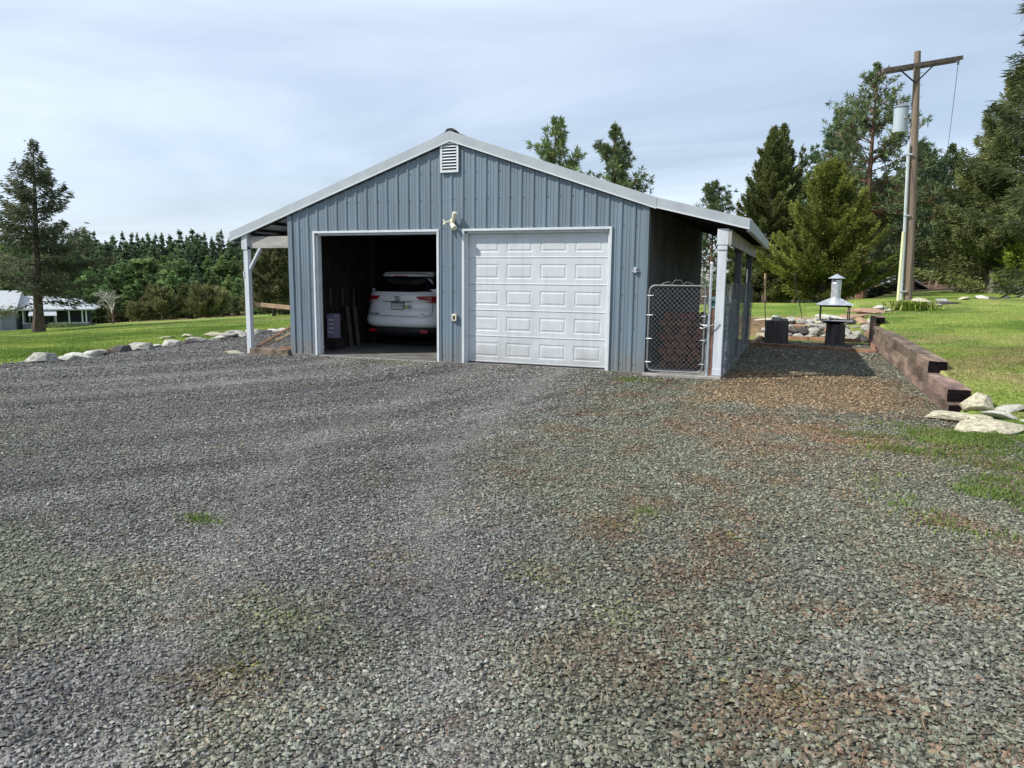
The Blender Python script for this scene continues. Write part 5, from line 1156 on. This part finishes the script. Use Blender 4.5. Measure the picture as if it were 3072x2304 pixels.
def bare_tree(xd, D, h, label):
    rg = random.Random(8); x, y = at(xd, D); root = empty('bare_tree', (x, y, h1(x, y)-.05), label, 'tree'); tm = MB(); bm_ = MB()
    def grow(p, d, ln, r_, lv):
        q = p+d*ln; (tm if lv == 0 else bm_).tube([p, (p+q)/2+Vector((rg.uniform(-.05, .05), rg.uniform(-.05, .05), 0))*ln, q], [r_, r_*.85, r_*.7], 5, cap=False)
        if lv >= 5: return
        for k in range(3 if lv < 3 else 3):
            nd = (d+Vector((rg.uniform(-1.4, 1.4), rg.uniform(-1.4, 1.4), rg.uniform(-.5, .5)))).normalized(); grow(q if k else p+d*ln*.7, nd, ln*rg.uniform(.62, .85), r_*.66, lv+1)
    grow(Vector((0, 0, 0)), Vector((.03, 0, 1)).normalized(), h*.27, .11, 0)
    tm.build('trunk', M_bark, root); bm_.build('branches', M_twigs, root)
bare_tree(244, 76, 5.4, 'bare pale-twigged tree at the forest edge right of the grey house')
# brushwood at right
def brush(xd, D, label, seed, r_=.8, h=1.1):
    rg = random.Random(seed); x, y = at(xd, D); mb = MB()
    for k in range(130): a = rg.uniform(0, 6.28); p = (rg.gauss(0, r_*.5), rg.gauss(0, r_*.4), 0); mb.tube([p, (p[0]+math.cos(a)*.15, p[1]+math.sin(a)*.15, h*.5), (p[0]+math.cos(a)*.4*rg.random(), p[1]+math.sin(a)*.3, h*rg.uniform(.6, 1.1))], [.010, .007, .004], 4, cap=False)
    return tag(mb.build('brushwood', M_twigs, None, loc=(x, y, h1(x, y))), label, 'shrub')
brush(2165, 34.5, 'tangle of dry brown stems below the shaggy firs at the right', 1); brush(2205, 34, 'dry brown stems at the very right edge of the lawn', 2, .9, 1.0); brush(2080, 38, 'low dry stems left of the shaggy firs', 3, .7, .7)

# ------------------------------------------------------------------ utility pole
px_, py_ = 9.97, 19.07; pz_ = h1(px_, py_)
up_ = empty('utility_pole', (px_, py_, pz_), 'wooden utility pole with a grey transformer and a crossarm', 'utility pole')
HP = 8.95; lx = -.13; ly = -.048
MB().tube([(0, 0, -.1), (lx, ly, 3), (lx*2, ly*2, 6), (lx*3, ly*3, HP)], [.155, .145, .13, .11], 14).build('pole', M_pole, up_)
ax = Vector((2.72, 1.46, .59)).normalized(); c0 = Vector((lx*3+.02, -.13+ly*3, HP-.50))
arm = MB(); arm.bar(c0-ax*1.36, c0+ax*1.76, .115, .14); arm.build('crossarm', M_arm, up_, bevel=.006)
arm = MB(); arm.bar(c0-ax*1.32+Vector((-.13,.24,-.03)), c0+ax*1.72+Vector((-.13,.24,-.03)), .10, .13); arm.build('crossarm', M_arm, up_, bevel=.006)
for s_ in (-1, 1): MB().bar(c0+ax*s_*.72+Vector((0,-.06,-.05)), Vector((lx*3, -.13+ly*3, HP-1.12)), .03, .045).build('arm_brace', M_blk_metal, up_)
for s_ in (-1.25, 1.62): MB().lathe([(.02,-.18),(.05,-.16),(.03,-.14),(.05,-.11),(.03,-.09),(.05,-.07),(.02,-.02)], tuple(c0+ax*s_+Vector((0,0,-.05))), 10).build('insulator', M_porc, up_)
tr_ = MB().lathe([(.20, -.46), (.235, -.45), (.24, -.44), (.24, .42), (.255, .425), (.255, .46), (.235, .48), (.05, .50)], (-.76, -.07, 6.60), 22); tro = tr_.build('transformer', M_trans, up_)
MB().lathe([(.262, .43), (.262, .452)], (-.76, -.07, 6.60), 22).build('transformer_rim', M_blk_metal, tro)
MB().lathe([(.05,.44),(.055,.5),(.035,.52),(.055,.55),(.035,.58),(.05,.61),(.03,.64),(.035,.86),(.015,.90)], (-.86, -.19, 6.60), 10).build('bushing', M_porc, tro)
MB().lathe([(.03,-.05),(.05,-.03),(.05,.03),(.02,.05)], (-.62, -.29, 6.64), 8).build('terminal', M_porc, tro)
for z in (6.35, 6.95): MB().box((-.54, -.13, z), (-.36, -.05, z+.07)).build('transformer_bracket', M_galv, tro)
MB().tube([(-.66, -.15, 6.14), (-.66, -.18, 6.0), (-.55, -.22, 5.8), (-.44, -.25, 5.62)], .018, 6).build('transformer_lead', M_blk_metal, up_)
MB().tube([(-.26, -.14, 0), (-.35, -.19, 3), (-.44, -.24, 5.7)], .055, 10).build('conduit', M_pvc, up_)
for z in (.3, 3.1, 5.3): MB().box((-.32-.031*z, -.215-.017*z, z), (-.08-.04*z, -.16-.017*z, z+.05)).build('conduit_strap', M_galv, up_)
for i in range(6): MB().tube([(-.17-.018*i, -.12, 6.1+i*.42), (-.03-.018*i, -.14, 6.1+i*.42)], .011, 5).build('step_bolt', M_galv, up_)
gy = empty('guy_wire', (9.49, 17.8, h1(9.49, 17.8)), 'guy wire with a pale yellow guard left of the utility pole', 'guy wire')
T_ = Vector((px_+lx*2-9.49-.12, py_+ly*2-17.8, 6.2-.1))
MB().tube([(0,0,0), T_*.42], [.055, .045], 8).build('guy_guard', M_guard, gy); MB().tube([T_*.40, T_], .008, 5).build('wire', M_galv, gy); MB().tube([(0,0,-.1),(0,0,.05)], .05, 8).build('anchor', M_galv, gy)
e1 = Vector((px_, py_, pz_))+c0+ax*1.62+Vector((0,0,-.2)); e2 = Vector((12.9, 34.2, 5.6))
wp = [e1.lerp(e2, t)+Vector((0, 0, -1.5*4*t*(1-t)*.9)) for t in np.linspace(0, 1, 12)]
tag(MB().tube(wp, .009, 5, cap=False).build('overhead_wire', M_blk_metal, None), 'thin wire hanging from the right end of the crossarm into the trees', 'wire')
p2 = at(2012, 60); sp2 = empty('utility_pole', (p2[0], p2[1], h1(*p2)), 'slim distant utility pole on the brown slope between the firs', 'utility pole')
MB().tube([(0, 0, -.2), (.15, 0, 5.6)], [.13, .10], 8).build('pole', M_pole, sp2); MB().bar((-.25, 0, 5.1), (.55, 0, 5.25), .08, .10).build('crossarm', M_arm, sp2)
p3 = at(1995, 62); tag(MB().tube([(0, 0, -.2), (.35, 0, 2.4)], [.07, .05], 6).build('leaning_post', M_pole, None, loc=(p3[0], p3[1], h1(*p3))), 'short pale post leaning beside the slim distant pole', 'post')

# ------------------------------------------------------------------ distant barn (right) and house (left)
bx0 = at(1836, 58); bn = empty('barn', (bx0[0], bx0[1], h1(*bx0)-.3), 'dark gabled barn half hidden below the edge of the right lawn', 'barn', rz=R(24))
HB = 1.2
mb = MB(); mb.add([(0,0,-1.5),(7.2,0,-1.5),(7.2,0,.55),(5.6,0,1.15),(4.1,0,2.35),(0,0,.75),(0,7,-1.5),(7.2,7,-1.5),(7.2,7,.55),(5.6,7,1.15),(4.1,7,2.35),(0,7,.75)],
   [(0,1,2,3,4,5),(11,10,9,8,7,6),(0,5,11,6),(1,7,8,2)]); mb.build('wall', M_barnw, bn)
mb = MB(); mb.add([(-.3,-.4,.66),(4.1,-.4,2.44),(4.1,7.3,2.44),(-.3,7.3,.66),(-.3,-.4,.58),(4.1,-.4,2.36),(4.1,7.3,2.36),(-.3,7.3,.58)], [(0,1,2,3),(7,6,5,4),(0,4,5,1),(2,6,7,3),(0,3,7,4)])
mb.add([(4.102,-.4,2.44),(7.9,-.4,.30),(7.9,7.3,.30),(4.102,7.3,2.44),(4.102,-.4,2.36),(7.9,-.4,.22),(7.9,7.3,.22),(4.102,7.3,2.36)], [(0,1,2,3),(7,6,5,4),(0,4,5,1),(2,6,7,3)]); mb.build('roof', M_barnr, bn)
MB().box((3.9, -.05, 1.45), (4.4, -.012, 1.85)).build('louvre', M_blk_metal, bn)
tag(MB().box((0, 0, -.5), (1.0, .1, 1.3)).build('rusty_panel', M_pinkw, None, loc=(*at(1806, 58), h1(*at(1806, 58)))), 'rusty pinkish panel standing left of the dark barn', 'panel')
# house: local x runs along the front, y goes back
hp = at(204, 75); hz = CAM[2]+(588-712)/1593.5*74
ho = empty('house', (hp[0], hp[1], hz), 'low grey house with a pale metal roof and a screened porch behind the spruce', 'house', rz=R(45))
mb = MB(); mb.box((-6.2, 0, -.3), (-.55, .14, .92)).box((-6.2, 3.0, -.3), (-.55, 3.15, 2.35)).box((-.69, .14, -.3), (-.55, 3.0, .92)); mb.build('porch_wall', M_hwall, ho)
MB().box((-16, -.9, -.4), (-6.6, 5, 2.35)).build('wall', M_hwall, ho)
MB().box((-6.15, 1.6, -.3), (-.7, 1.7, 2.3)).build('screen_shade', mat('porch_dark', (.03,.035,.045), .6), ho)
for x in (-6.1, -5.1, -3.35, -2.2, -1.05, -.70): MB().box((x-.06, -.03, .92), (x+.06, .10, 2.36)).build('porch_post', M_white, ho)
MB().box((-6.2, -.04, .90), (-.52, .16, .98)).build('porch_rail', M_white, ho)
MB().box((-4.6, -.06, -.3), (-3.9, .0, 1.95)).build('porch_door', M_dark, ho); MB().box((-3.88, -.07, -.3), (-3.42, -.01, .9)).build('porch_gate', mat('purple_panel', (.10,.08,.13), .7), ho)
mb = MB()
mb.add([(-6.5,-.5,2.35),(.15,-.5,2.35),(-2.2,2.6,3.55),(-6.5,2.6,3.55),(.15,5.7,2.35),(-6.5,5.7,2.35),(-6.5,-.5,2.22),(.15,-.5,2.22),(.15,5.7,2.22),(-6.5,5.7,2.22)], [(0,1,2,3),(1,4,2),(3,2,4,5),(0,6,7,1),(1,7,8,4),(6,9,8,7)])
mb.build('porch_roof', M_hroof, ho)
mb = MB(); mb.add([(-16.5,-1.4,2.30),(-6.4,-1.4,2.30),(-6.4,2.2,4.1),(-16.5,2.2,4.1),(-6.4,5.6,2.3),(-16.5,5.6,2.3),(-16.5,-1.4,2.16),(-6.4,-1.4,2.16),(-6.4,5.6,2.16),(-16.5,5.6,2.16)], [(0,1,2,3),(3,2,4,5),(0,6,7,1),(1,7,8,4),(1,4,2),(6,9,8,7)]); mb.build('roof', M_hroof, ho)
mb = MB(); mb.add([(-5.5,-1.1,1.75),(-3.1,-1.1,1.75),(-3.3,0,2.4),(-5.5,0,2.4),(-5.5,-1.1,1.70),(-3.1,-1.1,1.70)], [(0,1,2,3),(0,4,5,1)]); mb.build('awning', M_hroof, ho)
for x in (-5.35, -3.3): MB().bar((x, -1.05, 1.72), (x-.25, -.05, .9), .05, .05).build('awning_strut', M_white, ho)
def lattice(x, z, w_, h, y, n=5):
    mb = MB(); links(mb, lambda u, v_: (x+u, y, z+v_), -w_/2, w_/2, -h/2, h/2, .17, .018)
    return mb.build('lattice', M_lat, ho)
for x, w_, h in ((-14.3, .7, 1.6), (-13.9, 1.5, .35), (-12.3, .5, 1.6), (-12.3, 1.3, .35), (-9.9, .6, 1.6), (-10.4, 1.2, .35), (-8.0, .5, 1.4)): lattice(x, 1.0, w_, h, -.94-.02*(h < 1))
for x, w_, h in ((-3.0, .5, .5), (-2.1, .4, .4), (-1.3, .5, .35)): lattice(x, .42, w_, h, -.03)
tag(MB().lathe([(.22,0),(.28,.9),(.3,.92),(.26,1.0),(.03,1.05)], n=14).build('rubbish_bin', M_blk_metal, None, loc=(hp[0]-.1, hp[1]-.35, hz-.2)), 'dark bin standing at the right corner of the grey house', 'bin')
leafplant(*at(128, 66), 260, .55, (.12,.16,.05), 'low light green bush under the porch of the grey house', 'low_bush', .6)
leafplant(*at(172, 62), 200, .35, (.06,.09,.04), 'dark low ground plant on the field right of the spruce trunk', 'ground_plant', .7)
